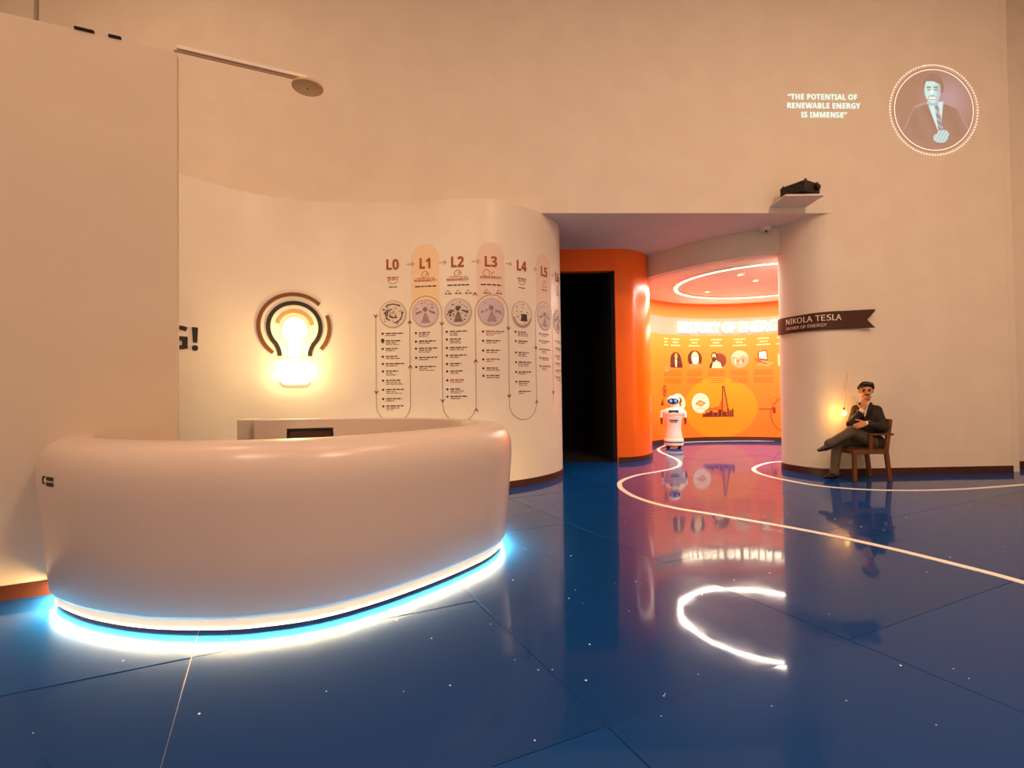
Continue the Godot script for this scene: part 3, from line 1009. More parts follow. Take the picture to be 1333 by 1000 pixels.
func build_directory() -> void:
	var cx := [3.94, 4.43, 4.92, 5.41, 5.95, 6.485, 6.975]
	var bx := [3.783, 4.28, 4.749, 5.279, 5.814, 6.345, 6.86]
	var looks := ["leftmost printed directory column headed L0 with a beige medallion and ten entries", "printed directory column headed L1 on an orange rounded band with a lilac medallion", "printed directory column headed L2 with a medallion and nine entries", "printed directory column headed L3 on a pink rounded band with a lilac medallion", "printed directory column headed L4 with a mostly white medallion", "printed directory column headed L5 on a pink rounded band near the wall's edge", "last printed directory column headed L6 on the turn of the niche wall"]
	var rows := [[2.3, 2.19, 2.075, 1.96, 1.852, 1.743, 1.607, 1.471, 1.335, 1.229], [2.3, 2.175, 2.07, 1.935, 1.8], [2.306, 2.193, 2.07, 1.958, 1.835, 1.727, 1.597, 1.465, 1.358], [2.3, 2.164, 2.023, 1.893, 1.764, 1.654], [2.316, 2.178, 2.005, 1.86, 1.713, 1.568, 1.419], [2.324, 2.212, 2.079, 1.944, 1.814], [2.25, 2.13, 2.0, 1.88, 1.76, 1.65]]
	var brown := c8(158, 74, 22)
	var ink := c8(66, 42, 34)
	for k in 7:
		var t := thing("directory_column", looks[k], "wall print", Vector3.ZERO, "printed directory columns on the niche wall")
		var s: SurfaceTool
		if k in [1, 3, 5]:
			s = st()
			var band := oval(cx[k], 3.395, 0.212, 0.212, 0.0, PI, 20) + [Vector2(cx[k] - 0.212, 2.6), Vector2(cx[k] + 0.212, 2.6)]
			lay(s, niche, band, 0.0015, c8(232, 204, 166) if k == 1 else c8(228, 202, 186))
			put("band", s, M.ink, t)
		s = st()
		text_on(s, niche, "L%d" % k, cx[k], 3.25, 0.15, 0.002, 0.006, brown, "Droid Sans", 700, 0, 0.92)
		put("heading", s, M.ink, t)
		s = st()
		if k in [1, 2, 3]:
			text_on(s, niche, "RENEWABILITY", cx[k], [0, 3.055, 3.05, 3.075][k], 0.033, 0.002, 0.002, brown if k < 3 else c8(176, 92, 60), "Droid Sans", 700, 0, 1.0)
			lay(s, niche, stroke(oval(cx[k] - (0.07 if k == 3 else 0.0), 3.155, 0.05, 0.05, -0.6, 4.4, 18), 0.009), 0.003, c8(170, 96, 50))
			lay_line(s, niche, [Vector2(cx[k], 3.12), Vector2(cx[k] + 0.02, 3.17), Vector2(cx[k] + 0.05, 3.175)], 0.01, 0.003, c8(170, 96, 50))
			greek(s, niche, cx[k] - 0.12, 3.105, 0.26, 0.01, 0.003, c8(170, 96, 50))
			greek(s, niche, cx[k] - 0.155, 2.985, 0.32, 0.018, 0.003, ink)
			for i in (3 if k == 2 else 2 if k == 3 else 0):
				var x: float = cx[k] - (0.15 if k == 2 else 0.07) + i * (0.15 if k == 2 else 0.18)
				greek(s, niche, x - 0.045, 2.862, 0.1, 0.014, 0.003, ink)
				lay_line(s, niche, [Vector2(x - 0.03, 2.88), Vector2(x, 2.915), Vector2(x + 0.03, 2.88)], 0.008, 0.003, c8(170, 110, 70))
		elif k in [0, 4]:
			greek(s, niche, cx[k] - 0.085, 3.13, 0.17, 0.02, 0.003, c8(170, 90, 50))
			greek(s, niche, cx[k] - 0.07, 3.1, 0.14, 0.014, 0.003, c8(170, 90, 50))
			lay(s, niche, stroke(oval(cx[k], 3.1, 0.07, 0.06, PI, TAU, 14), 0.009), 0.003, c8(176, 120, 90))
			greek(s, niche, cx[k] - 0.06, 2.99, 0.12, 0.014, 0.003, ink)
		else:
			lay_line(s, niche, [Vector2(cx[k] - 0.06, 3.07), Vector2(cx[k], 3.19), Vector2(cx[k] + 0.06, 3.07), Vector2(cx[k] - 0.06, 3.07)], 0.01, 0.003, c8(176, 110, 80))
			greek(s, niche, cx[k] - 0.07, 3.03, 0.15, 0.014, 0.003, ink)
		put("logo", s, M.ink, t).set_meta("kind", "stuff")
		s = st()
		medallion(s, cx[k], 2.585, k)
		put("medallion", s, M.ink, t)
		s = st()
		for i in rows[k].size():
			var h: float = rows[k][i]
			if k == 0 and i == 1:
				lay(s, niche, stroke(oval(bx[k], h + 0.008, 0.021, 0.024, 0.0, TAU, 14) + [Vector2(bx[k] + 0.021, h + 0.008)], 0.012), 0.003, ink)
				lay(s, niche, [Vector2(bx[k] - 0.015, h - 0.012), Vector2(bx[k] + 0.015, h - 0.012), Vector2(bx[k], h - 0.042)], 0.003, ink)
			elif not (k == 4 and i == 6):
				lay(s, niche, oval(bx[k], h, 0.017, 0.017, 0.0, TAU, 12), 0.003, ink)
			var col := c8(150, 60, 44) if (k == 3 and i in [0, 3]) or (k == 2 and i == 6) else ink
			var x: float = bx[k] + 0.045
			greek(s, niche, x, h + 0.004, rng.randf_range(0.16, 0.28), 0.015, 0.003, col)
			greek(s, niche, x, h - 0.026, rng.randf_range(0.1, 0.22), 0.011, 0.003, col.lerp(c8(210, 180, 150), 0.25))
			if rng.randf() < 0.45:
				greek(s, niche, x, h - 0.052, rng.randf_range(0.12, 0.25), 0.009, 0.003, col.lerp(c8(210, 180, 150), 0.35))
		put("entry_list", s, M.ink, t).set_meta("kind", "stuff")
	# the thin winding route line with its arrow heads
	var s := st()
	var thin := c8(120, 96, 80)
	var xs := [3.684, 4.19, 4.677, 5.17, 5.682, 6.235, 6.735]
	var tops := [2.57, 2.59, 2.59, 2.59, 2.59, 2.6, 2.6]
	for k in 7:
		lay_line(s, niche, [Vector2(xs[k], 1.245), Vector2(xs[k], tops[k])], 0.0075, 0.003, thin)
	for k in 3:
		var a: float = xs[k * 2]
		var b: float = xs[k * 2 + 1]
		lay_line(s, niche, oval((a + b) / 2, 1.245, (b - a) / 2, 0.25, PI, TAU, 20), 0.0075, 0.003, thin)
		a = xs[k * 2 + 1]
		b = xs[k * 2 + 2]
		lay_line(s, niche, oval((a + b) / 2, 2.59, (b - a) / 2, 0.25, 0.0, PI, 20), 0.0075, 0.003, thin)
	for q in [[0, 2.565, 0], [1, 2.463, 1], [2, 2.427, 0], [3, 2.85, 1], [4, 2.361, 0], [5, 2.1, 1], [0, 1.439, 0], [1, 1.805, 1], [2, 1.302, 0], [3, 1.87, 1], [3, 1.158, 1], [4, 1.358, 0], [5, 1.26, 1], [6, 1.4, 0]]:
		arrow_head(s, niche, xs[q[0]], q[1], q[2] == 1, ink)
	tag(put("route_line", s, M.ink), "thin printed route line with arrowheads winding between the directory columns", "wall print")
	# arrows between the headings
	var between := ["L0 and L1", "L1 and L2", "L2 and L3", "L3 and L4", "L4 and L5", "L5 and L6"]
	for k in 6:
		s = st()
		var x: float = (cx[k] + cx[k + 1]) / 2.0 + 0.02
		var w := 0.055 if k < 4 else 0.04
		lay_line(s, niche, [Vector2(x - w, 3.325), Vector2(x + w, 3.325)], 0.012, 0.0045, c8(188, 164, 140))
		lay_line(s, niche, [Vector2(x + w - 0.035, 3.355), Vector2(x + w, 3.325), Vector2(x + w - 0.035, 3.295)], 0.014, 0.005, c8(188, 164, 140))
		tag(put("printed_arrow", s, M.ink), "small pale printed arrow between the headings %s" % between[k], "printed arrow", "printed arrows between the directory headings")

func build_gallery() -> void:
	var len := gallery.length()
	var s := st()
	var beg := 1.73
	prism(s, strip_foot(gallery, beg, len, 0.0, -0.15), 0.0, HI + 0.1)
	structure("wall_gallery", s, M.gallery, "curved orange printed wall of the round gallery")
	s = st()
	prism(s, strip_foot(gallery, beg, len, 0.014, -0.01), 0.0, 0.11)
	structure("baseboard_gallery", s, M.base, "brown baseboard along the curved orange gallery wall", "baseboard")
	s = st()
	var disc := gallery.sub(beg, len, -0.05)
	var head := Path.new([Vector2(2.7, -11.3), Vector2(2.95, -10.87), Vector2(3.28, -10.32), Vector2(3.74, -9.72), Vector2(4.2, -9.36), Vector2(4.76, -9.07), Vector2(5.2, -9.0)])
	prism(s, disc + [Vector2(8.4, -9.2), Vector2(5.2, -9.02), Vector2(4.76, -9.1), Vector2(4.2, -9.4), Vector2(3.74, -9.76), Vector2(3.28, -10.36), Vector2(2.95, -10.9)], HI, HI + 0.12)
	structure("ceiling_gallery", s, M.plaster, "lowered white ceiling of the round gallery", "ceiling")
	s = st()
	prism(s, strip_foot(head, 0.0, head.length(), 0.0, 0.12) if false else strip_foot(head, 0.0, head.length(), 0.06, -0.06), HI, H + 0.01)
	structure("header", s, M.plaster, "curved cream header above the opening of the round gallery", "header")
	# ring lamp in the ceiling
	var t := thing("ring_lamp", "large glowing ring lamp in the gallery ceiling", "ring lamp", Vector3(5.62, HI, -11.43))
	s = st()
	var prof := [Vector2(-0.035, 0.0), Vector2(-0.035, -0.03), Vector2(0.035, -0.03), Vector2(0.035, 0.0)]
	for k in [[prof, "diffuser"], [[Vector2(-0.06, 0.0), Vector2(-0.06, -0.022), Vector2(-0.035, -0.022), Vector2(-0.035, 0.0)], "inner_rim"], [[Vector2(0.035, 0.0), Vector2(0.035, -0.022), Vector2(0.06, -0.022), Vector2(0.06, 0.0)], "outer_rim"]]:
		s = st()
		for i in 72:
			var a := TAU * i / 72.0
			var b := TAU * (i + 1) / 72.0
			for j in 3:
				var e: Vector2 = k[0][j]
				var g: Vector2 = k[0][j + 1]
				var P := func(q: Vector2, u: float) -> Vector3: return Vector3((1.86 + q.x) * cos(u), q.y, (1.86 + q.x) * sin(u))
				var d := Vector2(g.y - e.y, -(g.x - e.x)).normalized()
				var nn := -d if j == 1 and d.y > 0 else d
				var A := Vector3(nn.x * cos(a), nn.y, nn.x * sin(a))
				var B := Vector3(nn.x * cos(b), nn.y, nn.x * sin(b))
				quadn(s, P.call(e, a), P.call(e, b), P.call(g, b), P.call(g, a), A, B, B, A)
		put(k[1], s, glow(Color(1.0, 0.86, 0.7), 5.0) if k[1] == "diffuser" else M.white, t)
	for i in 24:
		var a := TAU * (i + 0.5) / 24.0
		var l := AreaLight3D.new()
		l.light_color = Color(1.0, 0.92, 0.84)
		l.light_energy = 1.75
		l.area_size = Vector2(0.06, 0.487)
		l.area_range = 30
		l.shadow_enabled = true
		l.look_at_from_position(Vector3(5.62 + 1.86 * cos(a), HI - 0.04, -11.43 + 1.86 * sin(a)), Vector3(5.62 + 1.86 * cos(a), 0, -11.43 + 1.86 * sin(a)), Vector3(-sin(a), 0, cos(a)))
		hang("ring_light", l)
	# small fittings inside the ring
	for q in [[Vector3(4.75, HI, -10.6), "round ceiling fitting inside the ring lamp, nearest the opening"], [Vector3(5.35, HI, -11.2), "round ceiling fitting near the middle of the ring lamp"], [Vector3(4.75, HI, -12.4), "round ceiling fitting inside the ring lamp, nearest the printed wall"]]:
		t = thing("ceiling_fitting", q[1], "ceiling fitting", q[0], "small round fittings inside the ring lamp")
		s = st()
		lathe(s, [Vector2(0.09, 0), Vector2(0.09, -0.012), Vector2(0.06, -0.02), Vector2(0.0, -0.02)], Vector3.ZERO, 20)
		put("rim", s, M.white, t)
		s = st()
		lathe(s, [Vector2(0.05, -0.02), Vector2(0.045, -0.028), Vector2(0.0, -0.03)], Vector3.ZERO, 16)
		put("lens", s, glow(Color(1.0, 0.86, 0.66), 3.0), t)
	# grey band with lit letters
	s = st()
	lay(s, gallery, rect(beg + 0.05, 2.925, len - 0.2, 3.4), 0.003, c8(168, 142, 122))
	tag(put("letter_band", s, M.ink), "grey band round the orange gallery wall behind the lit letters", "wall band")
	t = thing("lit_letters", "white lit letters spelling HISTORY OF ENERGY on the gallery wall", "lit sign", Vector3.ZERO)
	var lit := glow(Color(1.0, 0.93, 0.82), 3.4)
	var f := SystemFont.new()
	f.font_names = PackedStringArray(["Droid Sans"])
	f.font_weight = 700
	for word in [["HISTORY", 4.13, 5.455], ["OF", 5.515, 5.91], ["ENERGY", 5.96, 7.13]]:
		var all := f.get_string_size(word[0], HORIZONTAL_ALIGNMENT_LEFT, -1, 64).x
		for i in word[0].length():
			var x0: float = lerpf(word[1], word[2], f.get_string_size(word[0].substr(0, i), HORIZONTAL_ALIGNMENT_LEFT, -1, 64).x / all)
			var x1: float = lerpf(word[1], word[2], f.get_string_size(word[0].substr(0, i + 1), HORIZONTAL_ALIGNMENT_LEFT, -1, 64).x / all)
			s = st()
			text_on(s, gallery, word[0][i], (x0 + x1) / 2, 2.995, 0.285, 0.03, 0.05, Color.WHITE, "Droid Sans", 700, 0, 0.86)
			put("letter", s, lit, t)
			var sm: float = (x0 + x1) / 2
			area(gallery.point(sm, 3.13, 0.09), gallery.normal(sm), Color(1.0, 0.88, 0.7), 0.06, Vector2((x1 - x0) * 0.6, 0.2), "letter_light")
	# printed pictures
	var cream := c8(255, 222, 176)
	var dk := c8(84, 28, 8)
	s = st()
	lay(s, gallery, oval(5.4, 0.93, 1.02, 0.84, 0.0, TAU, 48), 0.0015, c8(255, 150, 12))
	tag(put("printed_circle", s, M.ink), "huge amber printed circle low on the orange gallery wall", "wall print")
	var pics := [[3.72, "grey molecule cluster picture at the left end of the gallery picture row"], [4.08, "dark portrait of a person in a black coat in the gallery picture row"], [4.72, "round portrait of a white-bearded person in the gallery picture row"], [5.37, "portrait of a dark-bearded person before a brown oval in the gallery picture row"], [5.99, "round pale landscape picture in the gallery picture row"], [6.6, "picture of a cream screen and keyboard in the gallery picture row"], [7.08, "pale picture at the right end of the gallery picture row"]]
	for k in 7:
		var x: float = pics[k][0]
		t = thing("gallery_picture", pics[k][1], "wall print", Vector3.ZERO, "pictures in the row under the lit letters")
		s = st()
		var wd := 0.16 if k == 0 else 0.3
		for i in 3:
			greek(s, gallery, x - wd * [0.5, 0.32, 0.6][i], 2.81 - i * 0.085, wd * [1.0, 0.64, 1.2][i], 0.035, 0.002, c8(255, 206, 150))
		put("caption", s, M.ink, t).set_meta("kind", "stuff")
		s = st()
		match k:
			0:
				for q in [[0, 0], [0.05, 0.04], [-0.05, 0.03], [0.02, -0.06], [-0.04, -0.05], [0.07, -0.04]]:
					lay(s, gallery, oval(x + q[0], 2.0 + q[1], 0.032, 0.032, 0, TAU, 10), 0.003, c8(176, 140, 110))
			1:
				lay(s, gallery, oval(x, 2.25, 0.2, 0.21, 0, PI) + [Vector2(x - 0.2, 2.03), Vector2(x + 0.24, 2.03), Vector2(x + 0.24, 2.12)], 0.002, dk)
				lay(s, gallery, [Vector2(x - 0.015, 2.05), Vector2(x + 0.035, 2.05), Vector2(x + 0.05, 2.24), Vector2(x - 0.03, 2.26)], 0.003, cream)
				lay(s, gallery, oval(x + 0.015, 2.34, 0.05, 0.085), 0.004, c8(246, 168, 84))
			2:
				lay(s, gallery, oval(x, 2.28, 0.225, 0.235), 0.002, dk)
				lay(s, gallery, [Vector2(x - 0.2, 2.02), Vector2(x + 0.2, 2.02), Vector2(x + 0.16, 2.14), Vector2(x + 0.04, 2.19), Vector2(x - 0.18, 2.12)], 0.003, c8(214, 130, 60))
				lay(s, gallery, oval(x + 0.01, 2.31, 0.115, 0.17), 0.004, c8(255, 226, 160))
				lay(s, gallery, oval(x + 0.02, 2.22, 0.1, 0.09), 0.005, c8(255, 240, 210))
				lay(s, gallery, rect(x - 0.05, 2.33, x - 0.01, 2.35), 0.006, c8(150, 90, 50))
				lay(s, gallery, rect(x + 0.03, 2.33, x + 0.07, 2.35), 0.006, c8(150, 90, 50))
			3:
				lay(s, gallery, oval(x + 0.07, 2.23, 0.2, 0.205), 0.002, c8(120, 44, 20))
				lay(s, gallery, [Vector2(x - 0.22, 2.02), Vector2(x + 0.15, 2.02), Vector2(x + 0.1, 2.17), Vector2(x - 0.02, 2.24), Vector2(x - 0.17, 2.16)], 0.003, c8(250, 214, 170))
				lay(s, gallery, oval(x - 0.07, 2.36, 0.085, 0.11), 0.004, dk)
				lay(s, gallery, oval(x - 0.075, 2.35, 0.055, 0.075), 0.005, c8(250, 190, 130))
				lay(s, gallery, oval(x - 0.08, 2.26, 0.055, 0.075), 0.006, c8(70, 24, 10))
				lay(s, gallery, [Vector2(x - 0.22, 2.02), Vector2(x - 0.15, 2.02), Vector2(x - 0.1, 2.2), Vector2(x - 0.18, 2.16)], 0.006, dk)
			4:
				lay(s, gallery, oval(x, 2.26, 0.23, 0.24), 0.002, c8(238, 182, 150))
				lay(s, gallery, oval(x, 2.26, 0.22, 0.23, PI, TAU) + [Vector2(x + 0.21, 2.3), Vector2(x + 0.08, 2.36), Vector2(x - 0.02, 2.28), Vector2(x - 0.2, 2.34)], 0.003, c8(214, 150, 116))
				for i in 4:
					lay(s, gallery, rect(x - 0.14 + i * 0.07, 2.12 + 0.05 * (i % 2), x - 0.1 + i * 0.07, 2.26 - 0.03 * (i % 3)), 0.004, [cream, c8(150, 84, 60)][i % 2])
			5:
				lay(s, gallery, [Vector2(x - 0.15, 2.24), Vector2(x + 0.1, 2.19), Vector2(x + 0.07, 2.48), Vector2(x - 0.14, 2.46)], 0.002, c8(96, 40, 10))
				lay(s, gallery, [Vector2(x - 0.12, 2.27), Vector2(x + 0.075, 2.23), Vector2(x + 0.05, 2.45), Vector2(x - 0.115, 2.44)], 0.003, c8(255, 238, 206))
				lay(s, gallery, [Vector2(x - 0.19, 2.08), Vector2(x + 0.12, 2.03), Vector2(x + 0.25, 2.14), Vector2(x - 0.06, 2.19)], 0.002, c8(226, 150, 80))
				for i in 3:
					lay_line(s, gallery, [Vector2(x - 0.26 + i * 0.03, 2.28 - i * 0.05), Vector2(x - 0.05 + i * 0.09, 2.17 - i * 0.04)], 0.014, 0.003, c8(110, 46, 14))
			6:
				lay(s, gallery, rect(x - 0.14, 2.04, x + 0.12, 2.36), 0.002, c8(250, 196, 130))
				lay(s, gallery, oval(x, 2.2, 0.08, 0.1), 0.003, c8(120, 60, 26))
		put("image", s, M.ink, t)
		s = st()
		for i in 7:
			if i != 3:
				greek(s, gallery, x - 0.25 if k in [1, 2, 3, 4, 5] else x - 0.1, 1.93 - i * 0.052, 0.46 if k in [1, 2, 3, 4, 5] else 0.2, 0.02, 0.002, c8(206, 74, 6))
		put("text_block", s, M.ink, t).set_meta("kind", "stuff")
	# lower row
	s = st()
	lay(s, gallery, oval(3.62, 1.4, 0.09, 0.16), 0.003, c8(140, 60, 20))
	lay(s, gallery, oval(3.62, 1.4, 0.06, 0.11), 0.004, c8(214, 110, 40))
	lay(s, gallery, oval(3.62, 1.4, 0.035, 0.07), 0.005, c8(120, 50, 20))
	lay(s, gallery, [Vector2(3.42, 1.02), Vector2(3.58, 1.02), Vector2(3.55, 1.22)], 0.004, c8(120, 50, 20))
	tag(put("coil_print", s, M.ink), "small brown coil drawing low at the left of the gallery wall", "wall print")
	for k in 2:
		var x: float = [4.12, 4.87][k]
		s = st()
		lay(s, gallery, oval(x, 1.05, 0.27, 0.28, 0, TAU, 36), 0.003, c8(255, 236, 206))
		if k == 1:
			lay(s, gallery, [Vector2(x - 0.17, 1.04), Vector2(x + 0.02, 0.95), Vector2(x + 0.17, 1.05), Vector2(x - 0.01, 1.14)], 0.004, c8(206, 130, 60))
			lay(s, gallery, [Vector2(x - 0.1, 1.045), Vector2(x + 0.02, 0.99), Vector2(x + 0.1, 1.05), Vector2(x - 0.01, 1.1)], 0.005, c8(244, 190, 120))
			greek(s, gallery, x - 0.13, 1.2, 0.26, 0.014, 0.004, c8(214, 176, 150))
			greek(s, gallery, x - 0.13, 0.9, 0.26, 0.014, 0.004, c8(214, 176, 150))
		else:
			lay(s, gallery, oval(x + 0.06, 1.13, 0.09, 0.09), 0.004, c8(96, 50, 40))
			lay(s, gallery, oval(x + 0.03, 1.15, 0.06, 0.06), 0.005, c8(255, 226, 196))
			lay(s, gallery, rect(x + 0.07, 0.98, x + 0.13, 1.08), 0.005, c8(180, 90, 50))
		tag(put("round_print", s, M.ink), ["cream round print half hidden behind the small robot", "cream round print with an orange flat panel, right of the small robot"][k], "wall print", "cream round prints on the gallery wall")
	s = st()
	for sg in [-1.0, 1.0]:
		lay_line(s, gallery, [Vector2(5.58 + sg * 0.085, 0.82), Vector2(5.535 + sg * 0.02, 1.5)], 0.03, 0.004, c8(130, 34, 6))
	for i in 9:
		var u := i / 9.0
		var hw := lerpf(0.085, 0.022, u)
		var xx := lerpf(5.58, 5.537, u)
		lay_line(s, gallery, [Vector2(xx - hw, 0.82 + 0.68 * u), Vector2(xx + hw * 0.86, 0.895 + 0.68 * u)], 0.018, 0.004, c8(150, 44, 6))
	lay(s, gallery, rect(5.5, 1.48, 5.57, 1.52), 0.005, c8(130, 34, 6))
	lay(s, gallery, rect(4.92, 0.66, 5.81, 0.69), 0.004, c8(150, 40, 6))
	for q in [[4.93, 0.1, 0.06], [5.02, 0.12, 0.1], [5.14, 0.09, 0.15], [5.24, 0.13, 0.1], [5.38, 0.1, 0.17], [5.49, 0.13, 0.12], [5.63, 0.05, 0.2], [5.69, 0.05, 0.15], [5.75, 0.05, 0.19]]:
		lay(s, gallery, rect(q[0], 0.69, q[0] + q[1], 0.69 + q[2]), 0.005, c8(110, 28, 6))
	lay(s, gallery, [Vector2(4.95, 0.8), Vector2(5.2, 0.86), Vector2(5.48, 0.83), Vector2(5.5, 1.2), Vector2(5.4, 0.95), Vector2(5.1, 0.9)], 0.0035, c8(240, 96, 6))
	tag(put("derrick_print", s, M.ink), "dark red print of an oil derrick with sheds on the amber circle", "wall print")
	s = st()
	lay(s, gallery, stroke(oval(7.1, 0.72, 0.36, 0.46, 0.0, TAU, 40), 0.02), 0.003, c8(190, 40, 4))
	lay_line(s, gallery, [Vector2(6.45, 0.87), Vector2(6.8, 0.87)], 0.024, 0.003, c8(170, 34, 4))
	lay(s, gallery, rect(6.79, 0.76, 6.86, 0.92), 0.004, c8(150, 30, 4))
	lay(s, gallery, stroke(oval(6.83, 1.1, 0.09, 0.09, 0.0, TAU, 16), 0.012), 0.003, c8(226, 80, 10))
	lay_line(s, gallery, [Vector2(7.05, 1.0), Vector2(7.05, 1.15)], 0.02, 0.003, c8(150, 30, 4))
	tag(put("wheel_print", s, M.ink), "thin dark red wheel outline cut off by the wall's rounded end", "wall print")

func build_projection() -> void:
	# the projected light painted as glowing decals: words and a round portrait
	var s := st()
	var cx := 5.12 + 7.5
	text_on(s, front, "“THE POTENTIAL OF", cx, 6.11, 0.088, 0.002, 0.003, Color.WHITE, "Droid Sans", 700, 0, 1.0)
	text_on(s, front, "RENEWABLE ENERGY", cx + 0.02, 5.965, 0.088, 0.002, 0.003, Color.WHITE, "Droid Sans", 700, 0, 1.0)
	text_on(s, front, "IS IMMENSE”", cx + 0.02, 5.815, 0.088, 0.002, 0.003, Color.WHITE, "Droid Sans", 700, 0, 1.0)
	tag(put("glow_decal_words", s, glow(Color(0.78, 0.93, 0.92), 0.8)), "glowing decal of projected pale blue words about renewable energy high on the wall", "projection")
	cx = 6.985 + 7.505
	var cy := 5.955
	var t := thing("glow_decal_portrait", "round glowing portrait decal of a smiling person in a suit, ringed with dots", "projection", Vector3.ZERO)
	var n := 224
	var im := Image.create(n, n, false, Image.FORMAT_RGB8)
	var E := func(x: float, y: float, ex: float, ey: float, rx: float, ry: float) -> float: return 1.0 - Vector2((x - ex) / rx, (y - ey) / ry).length()
	for j in n:
		for i in n:
			var x := (i + 0.5) / n * 2.0 - 1.0
			var y := 1.0 - (j + 0.5) / n * 2.0
			var c := c8(60, 48, 48).lerp(c8(112, 108, 132), clampf(1.2 - Vector2(x - 0.35, y - 0.25).length() * 1.4, 0, 1))
			# shoulders and jacket
			var sh := 0.2 - maxf(0.0, absf(x - 0.04) - 0.16) * 0.3 - maxf(0.0, absf(x - 0.04) - 0.5) * 1.6
			if y < sh and y > -0.86 + absf(x) * 0.4:
				c = c8(16, 22, 30).lerp(c8(70, 84, 100), clampf(0.5 + 0.5 * sin(x * 13.0 + y * 5.0), 0, 1) * 0.5)
				if sh - y < 0.05:
					c = c8(96, 110, 120)
			if y < 0.2 and y > -0.55 and absf(x - 0.03 - (0.2 - y) * 0.12) < 0.2 - (0.2 - y) * 0.24:
				c = c8(150, 226, 232)
			if y < 0.12 and y > -0.55 and absf(x - 0.06 - (0.12 - y) * 0.16) < 0.045 + (0.12 - y) * 0.03:
				c = c8(40, 76, 110).lerp(c8(110, 160, 180), 1.0 if fmod(absf(x * 4.0 + y * 7.0), 1.0) < 0.3 else 0.0)
			if absf(x + 0.01) < 0.12 and y > 0.1 and y < 0.3:
				c = c8(90, 170, 184)
			if E.call(x, y, 0.0, 0.55, 0.25, 0.31) > 0.0 and y > 0.4:
				c = c8(22, 28, 36)
			if E.call(x, y, -0.02, 0.47, 0.2, 0.31) > 0.0 and y < 0.68 - 0.4 * maxf(0.0, x):
				c = c8(140, 224, 230).lerp(c8(64, 124, 142), clampf((x - 0.02) * 4.0, 0, 0.85))
				if y > 0.515 and y < 0.55 and absf(absf(x + 0.03) - 0.085) < 0.055:
					c = c8(30, 56, 68)
				if y > 0.465 and y < 0.495 and absf(absf(x + 0.03) - 0.085) < 0.04:
					c = c8(20, 36, 46)
				if absf(x + 0.05) < 0.03 and y > 0.37 and y < 0.46:
					c = c8(190, 246, 248)
				if y > 0.34 and y < 0.36 and absf(x + 0.03) < 0.06:
					c = c8(60, 110, 124)
				if y > 0.26 and y < 0.3 and absf(x + 0.03) < 0.085:
					c = c8(230, 250, 250)
				elif y > 0.245 and y < 0.32 and absf(x + 0.03) < 0.1:
					c = c8(70, 130, 144)
			if E.call(x, y, 0.14, -0.66, 0.18, 0.12) > 0.0 or E.call(x, y, 0.2, -0.57, 0.15, 0.1) > 0.0:
				c = c8(120, 210, 216).lerp(c8(56, 110, 124), 1.0 if fmod(absf(x * 12.0 - y * 8.0), 1.0) < 0.18 else 0.0)
			im.set_pixel(i, j, c)
	var m := mat(c8(196, 178, 170), 0.75)
	m.emission_enabled = true
	m.emission = Color.WHITE
	m.emission_operator = BaseMaterial3D.EMISSION_OP_MULTIPLY
	m.emission_texture = ImageTexture.create_from_image(im)
	m.emission_energy_multiplier = 0.9
	s = st()
	var rim := oval(0, 0, 1, 1, 0, TAU, 64)
	for i in 64:
		var tr := [Vector2.ZERO, rim[i], rim[(i + 1) % 64]]
		var P := []
		for q in tr:
			P.append(front.point(cx + q.x * 0.7, cy + q.y * 0.7, 0.003))
		var nn := front.normal(cx)
		var ord := [0, 1, 2] if (P[1] - P[0]).cross(P[2] - P[0]).dot(nn) < 0.0 else [0, 2, 1]
		for w in ord:
			s.set_normal(nn)
			s.set_uv(Vector2(0.5 + tr[w].x * 0.5, 0.5 - tr[w].y * 0.5))
			s.add_vertex(P[w])
	put("portrait", s, m, t)
	var light := glow(Color(0.95, 0.9, 0.86), 0.8)
	s = st()
	var ring := []
	for i in 65:
		ring.append(Vector2(cx + 0.67 * cos(TAU * i / 64), cy + 0.67 * sin(TAU * i / 64)))
	lay_line(s, front, ring, 0.014, 0.005, Color.WHITE)
	put("thin_ring", s, light, t)
	s = st()
	for i in 96:
		var a := TAU * i / 96.0
		if a > 1.12 and a < 1.75:
			continue
		lay(s, front, oval(cx + 0.745 * cos(a), cy + 0.745 * sin(a), 0.014, 0.014, 0, TAU, 8), 0.005, Color.WHITE)
	put("dotted_ring", s, light, t).set_meta("kind", "stuff")
	s = st()
	lay_line(s, front, oval(cx, cy, 0.745, 0.745, 1.1, 1.8, 12), 0.012, 0.005, Color.WHITE)
	put("ring_arc", s, light, t)

